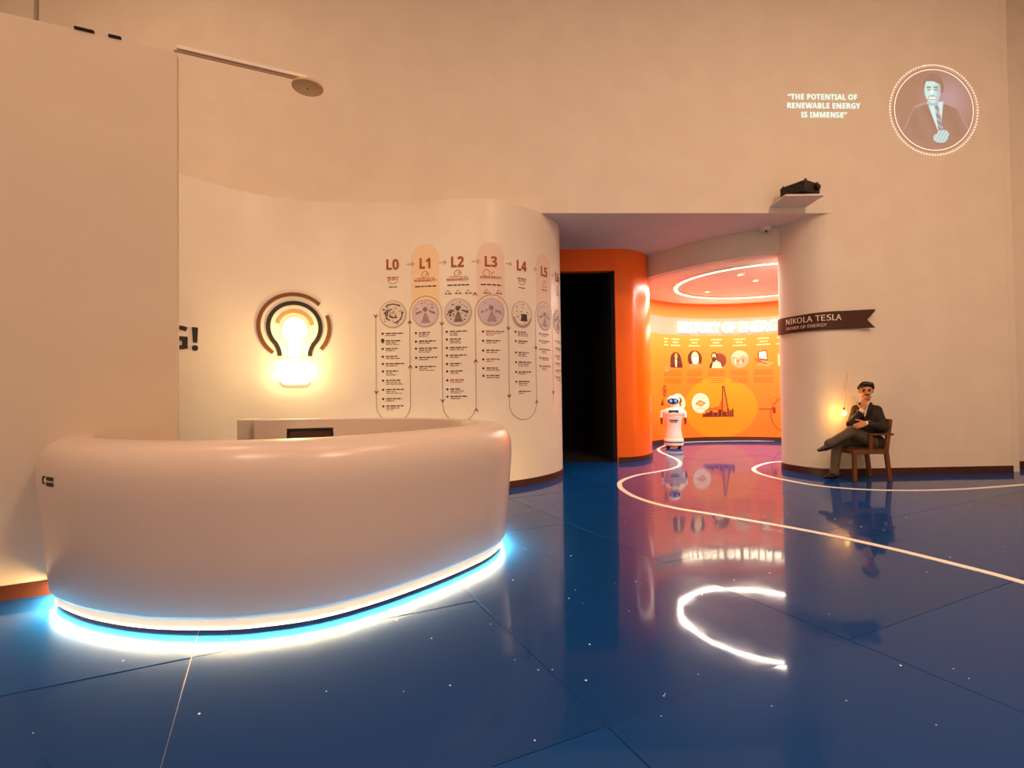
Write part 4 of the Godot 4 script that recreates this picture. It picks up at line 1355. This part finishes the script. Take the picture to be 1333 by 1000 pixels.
func build_robot() -> void:
	var t := thing("service_robot", "small white service robot with a dark face and round blue eyes", "robot", Vector3(3.97, 0, -12.72), "", deg_to_rad(-14))
	var white := mat(c8(244, 236, 230), 0.28)
	var s := st()
	lathe(s, [Vector2(0.0, 0.05), Vector2(0.2, 0.05), Vector2(0.232, 0.07), Vector2(0.236, 0.2), Vector2(0.225, 0.235), Vector2(0.215, 0.245)], Vector3.ZERO, 32, Basis(), Vector2(1, 0.9))
	put("base", s, white, t)
	s = st()
	lathe(s, [Vector2(0.238, 0.135), Vector2(0.241, 0.14), Vector2(0.241, 0.155), Vector2(0.238, 0.16)], Vector3.ZERO, 32, Basis(), Vector2(1, 0.9))
	put("bumper", s, M.black, t)
	for k in 4:
		s = st()
		tube(s, [Vector3(-0.02, 0, 0), Vector3(0.02, 0, 0)], 0.045, 14)
		var w := put("wheel", s, M.black, t)
		w.position = Vector3(0.13 * (1 if k % 2 else -1), 0.045, 0.11 * (1 if k > 1 else -1))
	s = st()
	lathe(s, [Vector2(0.21, 0.25), Vector2(0.2, 0.32), Vector2(0.182, 0.45), Vector2(0.182, 0.53), Vector2(0.2, 0.65), Vector2(0.225, 0.75), Vector2(0.235, 0.8)], Vector3.ZERO, 32, Basis(), Vector2(1, 0.82))
	put("body", s, white, t)
	s = st()
	lathe(s, [Vector2(0.236, 0.805), Vector2(0.25, 0.83), Vector2(0.25, 0.88), Vector2(0.225, 0.935), Vector2(0.16, 0.975), Vector2(0.09, 0.99), Vector2(0.07, 1.0), Vector2(0.06, 1.03)], Vector3.ZERO, 32, Basis(), Vector2(1, 0.82))
	put("chest", s, white, t)
	s = st()
	box(s, Vector3(0, 0.9, 0.185), Vector3(0.235, 0.07, 0.03), 0.012, Basis(Vector3.RIGHT, -0.35))
	put("chest_screen", s, M.black, t)
	s = st()
	box(s, Vector3(0, 0.685, 0.17), Vector3(0.2, 0.022, 0.02), 0.004)
	box(s, Vector3(0, 0.645, 0.163), Vector3(0.16, 0.014, 0.02), 0.004)
	put("body_stripe", s, M.black, t)
	for sg in [-1.0, 1.0]:
		s = st()
		tube(s, [Vector3(sg * 0.235, 0.9, 0), Vector3(sg * 0.27, 0.86, 0), Vector3(sg * 0.28, 0.74, 0.01)], [0.05, 0.045, 0.034], 12)
		var arm := put("arm", s, white, t)
		s = st()
		tube(s, [Vector3(sg * 0.28, 0.74, 0.01), Vector3(sg * 0.282, 0.65, 0.02), Vector3(sg * 0.276, 0.58, 0.03)], [0.032, 0.03, 0.02], 12)
		put("hand", s, mat(c8(120, 34, 20), 0.4), arm)
	s = st()
	var r := []
	for i in 17:
		var a := -PI / 2 + PI * i / 16.0
		r.append(Vector2(0.152 * cos(a), 1.155 + 0.13 * sin(a)))
	lathe(s, r, Vector3.ZERO, 32, Basis(), Vector2(1, 0.85))
	var head := put("head", s, white, t)
	s = st()
	r = []
	for i in 13:
		var a := -PI / 2 + PI * i / 12.0
		r.append(Vector2(0.132 * cos(a), 0.088 * sin(a)))
	lathe(s, r, Vector3(0, 1.15, 0.055), 28, Basis(), Vector2(1, 0.72))
	put("face", s, mat(c8(10, 12, 30), 0.15), head)
	for sg in [-1.0, 1.0]:
		s = st()
		for i in 18:
			var a := TAU * i / 18.0
			var b := TAU * (i + 1) / 18.0
			for e in [[0.034, 0.02], [0.011, 0.0]]:
				var q := []
				for w in [[a, 0], [b, 0], [b, 1], [a, 1]]:
					q.append(Vector3(sg * 0.052 + e[w[1]] * cos(w[0]), 1.153 + e[w[1]] * sin(w[0]), 0.153 - absf(e[w[1]] * cos(w[0])) * 0.25))
				quad(s, q[0], q[1], q[2], q[3], Vector3(0, 0, 1))
		put("eye", s, glow(c8(96, 150, 255), 1.6), head)

func build_fittings() -> void:
	# projector shelf and projector
	var s := st()
	box(s, Vector3(4.5, 4.36, -8.04), Vector3(0.6, 0.03, 0.5), 0.006)
	tag(put("projector_shelf", s, M.plaster), "cream shelf under the black projector above the passage", "shelf")
	var t := thing("projector", "black projector standing on the small wall shelf", "projector", Vector3(4.54, 4.376, -8.0), "", deg_to_rad(30))
	s = st()
	box(s, Vector3(0, 0.115, 0), Vector3(0.39, 0.18, 0.42), 0.02)
	var shell := mat(c8(22, 8, 10), 0.3)
	put("body", s, shell, t)
	for q in [Vector3(-0.15, 0.208, -0.17), Vector3(-0.15, 0.208, 0.18), Vector3(0.15, 0.208, 0.18)]:
		s = st()
		tube(s, [q - Vector3(0, 0.012, 0), q + Vector3(0, 0.012, 0)], 0.02, 12)
		put("foot", s, shell, t)
	for q in [Vector3(-0.13, 0.015, -0.17), Vector3(-0.13, 0.015, 0.15), Vector3(0.13, 0.015, -0.17), Vector3(0.13, 0.015, 0.15)]:
		s = st()
		tube(s, [q - Vector3(0, 0.014, 0), q + Vector3(0, 0.016, 0)], 0.018, 10)
		put("foot", s, shell, t)
	s = st()
	tube(s, [Vector3(0.1, 0.13, 0.19), Vector3(0.1, 0.13, 0.235)], 0.055, 20)
	var ring := put("lens_barrel", s, shell, t)
	s = st()
	tube(s, [Vector3(0.1, 0.13, 0.236), Vector3(0.1, 0.13, 0.245)], 0.034, 18)
	put("lens", s, glow(Color(0.9, 0.92, 1.0), 2.0), ring)
	s = st()
	for i in 5:
		box(s, Vector3(-0.181, 0.08 + i * 0.02, 0.0), Vector3(0.004, 0.008, 0.24), 0.001)
	put("vent", s, M.dark, t)
	# dome camera
	t = thing("dome_camera", "small white dome camera under the passage soffit", "security camera", Vector3(4.5, H, -9.0))
	s = st()
	lathe(s, [Vector2(0.085, 0), Vector2(0.085, -0.045), Vector2(0.078, -0.055), Vector2(0.06, -0.058)], Vector3.ZERO, 28)
	put("housing", s, M.white, t)
	s = st()
	lathe(s, [Vector2(0.068, -0.055), Vector2(0.06, -0.09), Vector2(0.035, -0.115), Vector2(0.0, -0.122)], Vector3.ZERO, 28)
	put("dome", s, mat(c8(206, 196, 190), 0.15), t)
	s = st()
	tube(s, [Vector3(-0.02, -0.08, 0.04), Vector3(-0.026, -0.09, 0.058)], 0.02, 14)
	put("lens", s, M.black, t)
	# rail on the left panel and the round plate at its end
	var a := Vector3(-2.64, 4.19, -4.06)
	var d := Vector3(0.902, 0, -0.432)
	t = thing("ceiling_rail", "slim cream rail running on from the top of the left panel", "rail", Vector3.ZERO)
	s = st()
	var b := Basis(d, Vector3.UP, d.cross(Vector3.UP))
	box(s, a + d * 0.485, Vector3(0.97, 0.03, 0.05), 0.004, b)
	put("bar", s, M.plaster, t)
	s = st()
	box(s, a + d * 0.47 - Vector3(0, 0.027, 0), Vector3(0.98, 0.014, 0.016), 0.002, b)
	put("groove", s, mat(c8(176, 136, 108), 0.6), t)
	for k in 2:
		s = st()
		box(s, a - d * [0.585, 0.4][k] - Vector3(0, 0.03, 0), Vector3([0.12, 0.08][k], 0.02, 0.03), 0.004, b)  # dark blocks standing for the shaded gaps along the panel top
		put("edge_gap_shade", s, M.dark, t)
	t = thing("round_plate", "round tan plate hanging at the end of the slim rail", "ceiling plate", Vector3(-1.755, 4.1, -4.46))
	s = st()
	lathe(s, [Vector2(0.0, 0.014), Vector2(0.125, 0.014), Vector2(0.13, 0.008), Vector2(0.13, -0.006), Vector2(0.124, -0.012), Vector2(0.0, -0.012)], Vector3.ZERO, 40)
	put("disc", s, mat(c8(206, 168, 128), 0.6), t)
	s = st()
	lathe(s, [Vector2(0.007, -0.011), Vector2(0.006, -0.017), Vector2(0, -0.018)], Vector3.ZERO, 12)
	put("screw", s, M.dark, t)
	s = st()
	tube(s, [Vector3(0.02, 0.01, -0.02), Vector3(0.02, 0.05, -0.02), Vector3(-0.04, 0.075, 0.0)], 0.007, 8)
	box(s, Vector3(0.035, 0.03, -0.03), Vector3(0.05, 0.02, 0.02), 0.003)
	put("clip", s, M.dark, t)
	# ribbon with the name
	t = thing("name_ribbon", "dark brown swallow-tailed ribbon with white lettering on the rounded wall end", "sign", Vector3.ZERO)
	s = st()
	ribbon(s)
	put("ribbon", s, mat(c8(64, 22, 12), 0.5), t)
	s = st()
	text_on(s, column, "NIKOLA TESLA", 1.205, 2.505, 0.094, 0.037, 0.004, c8(255, 240, 226), "Droid Sans", 400, 2, 1.02)
	put("lettering", s, M.ink, t)
	s = st()
	text_on(s, column, "FATHER OF ENERGY", 1.21, 2.41, 0.052, 0.037, 0.004, c8(240, 214, 196), "Droid Sans", 400, 2, 1.0)
	put("lettering", s, M.ink, t)

func ribbon(s: SurfaceTool) -> void:
	var x0 := 0.95
	var x1 := 2.58
	var cnt := 40
	for i in cnt:
		var q := []
		for k in 2:
			var u := (i + k) / float(cnt)
			var x := lerpf(x0, x1, u)
			var o := 0.03 + 0.05 * maxf(0.0, (u - 0.75) * 4.0)
			# the notch of the swallow tail
			q.append([x, 2.355 + 0.05 * maxf(0.0, u - 0.6), 2.635 + 0.05 * maxf(0.0, u - 0.3), o])
		for side in [0.0, -0.008]:
			var P := []
			for w in [[0, 1], [1, 1], [1, 2], [0, 2]]:
				var e: Array = q[w[0]]
				var x: float = e[0]
				if i == cnt - 1 and w[0] == 1:
					x = x1
				P.append(column.point(x, e[w[1]], e[3] + side))
			var sg := 1.0 if side == 0.0 else -1.0
			var na := column.normal(q[0][0]) * sg
			var nb := column.normal(q[1][0]) * sg
			if i >= cnt - 3:
				var m := (2.505) 
				var ua: float = q[0][0]
				var ub: float = q[1][0]
				var g := func(x: float) -> float: return clampf((x - (x1 - 3.0 * (x1 - x0) / cnt)) / (3.0 * (x1 - x0) / cnt), 0, 1) * 0.135
				for half in 2:
					var Q := []
					for w in [[0, 0], [1, 0], [1, 1], [0, 1]]:
						var e: Array = q[w[0]]
						var edge: float = e[1] if half == 0 else e[2]
						var h: float = edge if w[1] == 0 else m + (-1.0 if half == 0 else 1.0) * g.call(ua if w[0] == 0 else ub)
						Q.append(column.point(e[0], h, e[3] + side))
					quadn(s, Q[0], Q[1], Q[2], Q[3], na, nb, nb, na)
			else:
				quadn(s, P[0], P[1], P[2], P[3], na, nb, nb, na)
		for h in [1, 2]:
			var nn := Vector3.DOWN if h == 1 else Vector3.UP
			quad(s, column.point(q[0][0], q[0][h], q[0][3]), column.point(q[1][0], q[1][h], q[1][3]), column.point(q[1][0], q[1][h], q[1][3] - 0.008), column.point(q[0][0], q[0][h], q[0][3] - 0.008), nn)

func build_seated_figure() -> void:
	# chair: profile to the left, near side at z0
	var zn := -7.78
	var zf := -8.22
	var t := thing("armchair", "square-framed brown wooden armchair under the seated figure", "chair", Vector3(5.4, 0, -8.0))
	var o := Vector3(5.4, 0, -8.0)
	var s: SurfaceTool
	for z in [zn, zf]:
		s = st()
		box(s, Vector3(5.145, 0.235, z) - o, Vector3(0.055, 0.47, 0.05), 0.006)
		put("leg", s, M.wood, t)
		s = st()
		beam(s, Vector3(5.675, 0.0, z) - o, Vector3(5.625, 0.46, z) - o, 0.058, 0.05)
		put("leg", s, M.wood, t)
		s = st()
		beam(s, Vector3(5.625, 0.44, z) - o, Vector3(5.695, 0.93, z) - o, 0.058, 0.05)
		put("back_post", s, M.wood, t)
		s = st()
		box(s, Vector3(5.385, 0.442, z) - o, Vector3(0.53, 0.07, 0.04), 0.006)
		put("seat_rail", s, M.wood, t)
		s = st()
		box(s, Vector3(5.395, 0.56, z) - o, Vector3(0.05, 0.26, 0.045), 0.006)
		put("arm_post", s, M.wood, t)
		s = st()
		box(s, Vector3(5.55, 0.703, z) - o, Vector3(0.37, 0.032, 0.065), 0.008)
		put("armrest", s, M.wood, t)
	s = st()
	box(s, Vector3(5.145, 0.442, -8.0) - o, Vector3(0.045, 0.07, 0.44), 0.006)
	put("seat_rail", s, M.wood, t)
	s = st()
	box(s, Vector3(5.385, 0.487, -8.0) - o, Vector3(0.5, 0.03, 0.46), 0.01)
	put("seat", s, mat(c8(40, 24, 18), 0.7), t)
	for h in [0.9, 0.72, 0.58]:
		s = st()
		box(s, Vector3(5.672 - (0.9 - h) * 0.14, h, -8.0) - o, Vector3(0.03, 0.07, 0.46), 0.006)
		put("back_slat", s, M.wood, t)
	# the figure
	var f := Vector3(-0.80, 0, 0.60)            # chest faces this way
	var lf := Vector3(0.60, 0, 0.80)            # towards the figure's left
	var hip := Vector3(5.5, 0.575, -8.0)
	var neck := Vector3(5.5, 1.165, -8.0)
	var shl := neck + lf * 0.135 + Vector3(0, -0.105, 0)
	var shr := neck - lf * 0.14 + Vector3(0, -0.1, 0)
	var ell := Vector3(5.6, 0.81, -7.77)
	var hal := Vector3(5.3, 0.875, -7.74)
	var elr := Vector3(5.25, 0.85, -8.0)
	var har := Vector3(5.37, 1.075, -7.9)
	var hil := hip + lf * 0.09
	var hir := hip - lf * 0.09
	var knl := Vector3(5.16, 0.745, -7.85)
	var anl := Vector3(4.84, 0.575, -7.86)
	var knr := Vector3(5.06, 0.57, -8.04)
	var anr := Vector3(4.965, 0.12, -7.98)
	var head := Vector3(5.475, 1.355, -7.965)
	var hz := Vector3(-0.5, -0.05, 0.86).normalized()
	var hx := Vector3.UP.cross(hz).normalized()
	var hy := hz.cross(hx)
	var xf := Transform3D(Basis(hx, hy, hz), head)
	var pelvis := [bone(hil, hir, 0.115), bone(hip, hip + Vector3(-0.02, 0.12, 0.02), 0.125, 0.13)]
	var torso := [bone(hip + Vector3(0, 0.08, 0), Vector3(5.5, 0.8, -8.0), 0.13, 0.135), bone(Vector3(5.5, 0.8, -8.0) + lf * 0.04, shl + Vector3(-0.02, -0.08, -0.02), 0.13, 0.1), bone(Vector3(5.5, 0.8, -8.0) - lf * 0.04, shr + Vector3(0.02, -0.08, 0.02), 0.13, 0.1), bone(shl + Vector3(0, 0.01, 0), neck + Vector3(0, -0.07, 0), 0.062, 0.075), bone(shr + Vector3(0, 0.01, 0), neck + Vector3(0, -0.07, 0), 0.06, 0.075), bone(neck + Vector3(0, -0.06, 0), neck + Vector3(0, -0.02, 0), 0.08, 0.06)]
	var arms := [bone(shl, ell, 0.07, 0.06), bone(ell, hal.lerp(ell, 0.12), 0.06, 0.044), bone(shr, elr, 0.066, 0.056), bone(elr, har.lerp(elr, 0.18), 0.056, 0.042)]
	var legs := [bone(hil, knl, 0.1, 0.072), bone(knl, anl, 0.068, 0.05), bone(hir, knr, 0.1, 0.072), bone(knr, anr, 0.07, 0.052)]
	# skin: one body under the clothes, with head and hands
	s = st()
	var body := []
	for b in pelvis + torso + arms + legs:
		body.append([b[0], b[1], b[2] - 0.02, b[3] - 0.02])
	body.append(bone(neck + Vector3(0, -0.06, 0), head + Vector3(0, -0.05, 0) - hz * 0.02, 0.055, 0.052))
	body.append(bone(anl, anl + Vector3(-0.03, -0.015, 0.004), 0.03, 0.028))
	body.append(bone(anr, anr + Vector3(-0.06, -0.06, 0.02), 0.032, 0.028))
	skin(s, body, 0.014, 0.03)
	skin(s, [bone(Vector3(0, 0.035, -0.015), Vector3(0, 0.035, -0.02), 0.09), bone(Vector3(0, 0.0, 0.02), Vector3(0, -0.065, 0.034), 0.07, 0.054), bone(Vector3(-0.03, -0.085, 0.035), Vector3(0.03, -0.085, 0.035), 0.032), bone(Vector3(0, -0.095, 0.055), Vector3(0, -0.1, 0.062), 0.024), bone(Vector3(0, 0.015, 0.086), Vector3(0, -0.026, 0.108), 0.01, 0.015), bone(Vector3(-0.014, -0.03, 0.094), Vector3(0.014, -0.03, 0.094), 0.012), bone(Vector3(-0.045, 0.035, 0.07), Vector3(0.045, 0.035, 0.07), 0.018), bone(Vector3(-0.05, -0.015, 0.062), Vector3(-0.03, -0.03, 0.066), 0.022), bone(Vector3(0.05, -0.015, 0.062), Vector3(0.03, -0.03, 0.066), 0.022), bone(Vector3(-0.02, -0.06, 0.086), Vector3(0.02, -0.06, 0.086), 0.01), bone(Vector3(-0.088, 0.02, -0.012), Vector3(-0.084, -0.022, -0.006), 0.014, 0.01), bone(Vector3(0.088, 0.02, -0.012), Vector3(0.084, -0.022, -0.006), 0.014, 0.01)], 0.005, 0.014, xf)
	# left hand resting across the lap: fingers to the right in the figure's own sense, thumb up
	hand(s, hal, Vector3(-0.95, -0.22, 0.2).normalized(), Vector3(0.1, 0.35, 0.93).normalized(), 0.55, 1.0)
	# right hand raised to the chin, fingers bent
	hand(s, har, Vector3(0.12, 0.96, 0.2).normalized(), Vector3(-0.55, 0.1, 0.83).normalized(), 1.15, -1.0)
	var p := put("person", s, mat(c8(206, 140, 96), 0.55))
	tag(p, "seated life-size figure in a dark suit with crossed legs and a hand at the chin", "person")
	# clothes
	s = st()
	skin(s, torso + arms + [bone(hip + Vector3(0.0, 0.02, 0), hip + Vector3(0.01, 0.1, 0), 0.15, 0.14), bone(hil + Vector3(0.02, 0.0, 0.01), hil + Vector3(-0.1, 0.04, 0.02), 0.12, 0.09)], 0.012, 0.03)
	var cloth := mat(c8(38, 30, 24), 0.85)
	cloth.rim_enabled = true
	cloth.rim = 0.2
	put("jacket", s, cloth, p)
	s = st()
	var tr := [bone(hil, hir, 0.12)]
	for b in legs:
		tr.append([b[0], b[1], b[2] + 0.006, b[3] + 0.008])
	tr.append(bone(anl, anl + (anl - knl).normalized() * 0.03, 0.06, 0.062))
	tr.append(bone(anr, anr + Vector3(0, -0.02, 0), 0.06, 0.064))
	skin(s, tr, 0.012, 0.03)
	put("trousers", s, mat(c8(84, 72, 58), 0.85), p)
	s = st()
	var ch := Vector3(5.5, 1.0, -8.0) + f * 0.105
	skin(s, [bone(neck + f * 0.045 + Vector3(0, -0.01, 0), ch + f * 0.018 + Vector3(0, -0.02, 0), 0.052, 0.03), bone(neck + Vector3(0, -0.01, 0), neck + Vector3(0, 0.035, 0), 0.063, 0.06)], 0.007, 0.015)
	for w in [[hal, ell], [har, elr]]:
		skin(s, [bone(w[0].lerp(w[1], 0.04), w[0].lerp(w[1], 0.16), 0.036, 0.04)], 0.006, 0.01)
	put("shirt", s, mat(c8(238, 220, 200), 0.7), p)
	s = st()
	skin(s, [bone(neck + f * 0.1 + Vector3(0, -0.005, 0), neck + f * 0.1 + Vector3(0, -0.02, 0), 0.02, 0.016), bone(neck + f * 0.105 + Vector3(0, -0.03, 0), ch + f * 0.045 + Vector3(0, -0.03, 0), 0.012, 0.02)], 0.006, 0.008)
	put("tie", s, mat(c8(30, 20, 18), 0.6), p)
	for sg in [-1.0, 1.0]:
		s = st()
		var a: Vector3 = neck + f * 0.04 + lf * sg * 0.075 + Vector3(0, 0.0, 0)
		skin(s, [bone(a, a + f * 0.06 + Vector3(0, -0.1, 0), 0.02, 0.026), bone(a + f * 0.06 + Vector3(0, -0.1, 0), ch + f * 0.03 + lf * sg * 0.012 + Vector3(0, -0.1, 0), 0.026, 0.014)], 0.007, 0.012)
		put("lapel", s, mat(c8(30, 24, 20), 0.8), p)
	for w in [[anl, Vector3(-0.94, -0.3, 0.12), Vector3(0.1, -0.05, 0.0)], [anr, Vector3(-0.93, -0.02, 0.3), Vector3(0.02, -0.065, 0)]]:
		s = st()
		var d: Vector3 = w[1].normalized()
		var base: Vector3 = w[0] + (Vector3(0.01, -0.04, 0.0) if w[0] == anl else Vector3(0.02, -0.062, 0))
		skin(s, [bone(base, base + d * 0.1, 0.046, 0.044), bone(base + d * 0.1, base + d * 0.215, 0.042, 0.026), bone(base + Vector3(0, 0.04, 0), base + d * 0.05, 0.04, 0.042)], 0.008, 0.02)
		var shoe := put("shoe", s, mat(c8(26, 14, 10), 0.35), p)
		s = st()
		tube(s, [base + d * 0.07 + Vector3(0, 0.04, 0.02), base + d * 0.08 + Vector3(0, 0.046, 0), base + d * 0.09 + Vector3(0, 0.04, -0.02)], 0.005, 6)
		tube(s, [base + d * 0.1 + Vector3(0, 0.036, 0.02), base + d * 0.11 + Vector3(0, 0.042, 0), base + d * 0.12 + Vector3(0, 0.036, -0.02)], 0.005, 6)
		put("laces", s, M.black, shoe)
	s = st()
	skin(s, [bone(anl - (anl - knl).normalized() * 0.02, anl + Vector3(-0.035, -0.03, 0.005), 0.042, 0.04)], 0.007, 0.01)
	put("sock", s, mat(c8(30, 22, 18), 0.8), p)
	s = st()
	skin(s, [bone(Vector3(0, 0.062, -0.03), Vector3(0, 0.05, -0.045), 0.092), bone(Vector3(-0.03, 0.112, 0.05), Vector3(0.06, 0.105, 0.03), 0.042, 0.038), bone(Vector3(-0.06, 0.085, 0.03), Vector3(-0.09, 0.05, 0.0), 0.036, 0.026), bone(Vector3(0.07, 0.09, 0.02), Vector3(0.088, 0.05, -0.005), 0.032, 0.024), bone(Vector3(0, 0.0, -0.08), Vector3(0, -0.04, -0.065), 0.06, 0.04)], 0.006, 0.02, xf)
	put("hair", s, mat(c8(24, 14, 10), 0.5), p)
	s = st()
	skin(s, [bone(Vector3(-0.026, -0.047, 0.1), Vector3(0, -0.042, 0.106), 0.007, 0.01), bone(Vector3(0.026, -0.047, 0.1), Vector3(0, -0.042, 0.106), 0.007, 0.01)], 0.004, 0.006, xf)
	put("moustache", s, mat(c8(24, 14, 10), 0.6), p)
	for sg in [-1.0, 1.0]:
		s = st()
		skin(s, [bone(Vector3(sg * 0.022, 0.034, 0.096), Vector3(sg * 0.054, 0.036, 0.084), 0.008, 0.006)], 0.004, 0.006, xf)
		put("eyebrow", s, mat(c8(24, 14, 10), 0.6), p)
	for sg in [-1.0, 1.0]:
		s = st()
		skin(s, [bone(Vector3(sg * 0.036, 0.009, 0.079), Vector3(sg * 0.037, 0.009, 0.079), 0.014)], 0.003, 0.004, xf)
		put("eye", s, mat(c8(40, 24, 18), 0.2), p)
	# glowing bulb that hangs beside the figure on a cord from the wall
	var at := Vector3(5.21, 1.02, -8.09)
	t = thing("hanging_bulb", "small glowing bulb hanging on a pale cord beside the seated figure's hands", "light bulb", at)
	s = st()
	tube(s, [Vector3(0, 0.075, 0), Vector3(0.07, 0.25, -0.05), Vector3(0.15, 0.46, -0.12), Vector3(0.238, 0.685, -0.222)], 0.007, 8)
	put("cord", s, mat(c8(250, 226, 190), 0.5), t)
	s = st()
	tube(s, [Vector3(0, 0.035, 0), Vector3(0, 0.08, 0)], 0.014, 12)
	put("socket", s, mat(c8(170, 130, 80), 0.4), t)
	s = st()
	lathe(s, [Vector2(0.0, -0.05), Vector2(0.018, -0.046), Vector2(0.032, -0.032), Vector2(0.038, -0.012), Vector2(0.034, 0.008), Vector2(0.02, 0.03), Vector2(0.014, 0.042)], Vector3.ZERO, 20)
	put("glass_bulb", s, glow(Color(1.0, 0.78, 0.42), 5.0), t)
	omni(at + Vector3(0, -0.01, 0), Color(1.0, 0.68, 0.33), 0.16, 0.035, self, "bulb_light")

func beam(s: SurfaceTool, a: Vector3, b: Vector3, wx: float, wz: float) -> void:
	var y := (b - a).normalized()
	var z := Vector3(0, 0, 1)
	var x := y.cross(z).normalized()
	box(s, (a + b) / 2.0, Vector3(wx, (b - a).length(), wz), 0.006, Basis(x, y, x.cross(y)))

# wrist at w, fingers along d, back of the hand towards n, curl in radians per joint
func hand(s: SurfaceTool, w: Vector3, d: Vector3, n: Vector3, curl: float, thumb: float) -> void:
	n = (n - d * n.dot(d)).normalized()
	var x := d.cross(n) * thumb          # towards the thumb
	var b := [bone(w - d * 0.05, w + d * 0.02, 0.03, 0.027)]
	for k in 4:
		b.append(bone(w + d * 0.015 + x * (0.018 - k * 0.012), w + d * 0.09 + x * (0.03 - k * 0.02), 0.019, 0.014))
	for k in 4:
		var q := w + d * (0.095 - 0.004 * absf(k - 1.2)) + x * (0.031 - k * 0.0207)
		var dir := d
		for j in 3:
			dir = dir.rotated(dir.cross(-n).normalized(), curl * [0.55, 0.9, 0.7][j]).normalized()
			var l: float = [0.043, 0.029, 0.022][j] * [0.95, 1.05, 1.0, 0.8][k]
			b.append(bone(q, q + dir * l, [0.0105, 0.0095, 0.0085][j], [0.0095, 0.0085, 0.0075][j]))
			q += dir * l
			n = n
	var q := w + d * 0.025 + x * 0.03
	var dir := (d * 0.6 + x * 0.75 - n * 0.25).normalized()
	for j in 3:
		var l: float = [0.042, 0.034, 0.026][j]
		b.append(bone(q, q + dir * l, [0.015, 0.012, 0.0105][j], [0.012, 0.0105, 0.009][j]))
		q += dir * l
		dir = (dir + d * 0.35 - n * 0.1).normalized()
	skin(s, b, 0.004, 0.006)
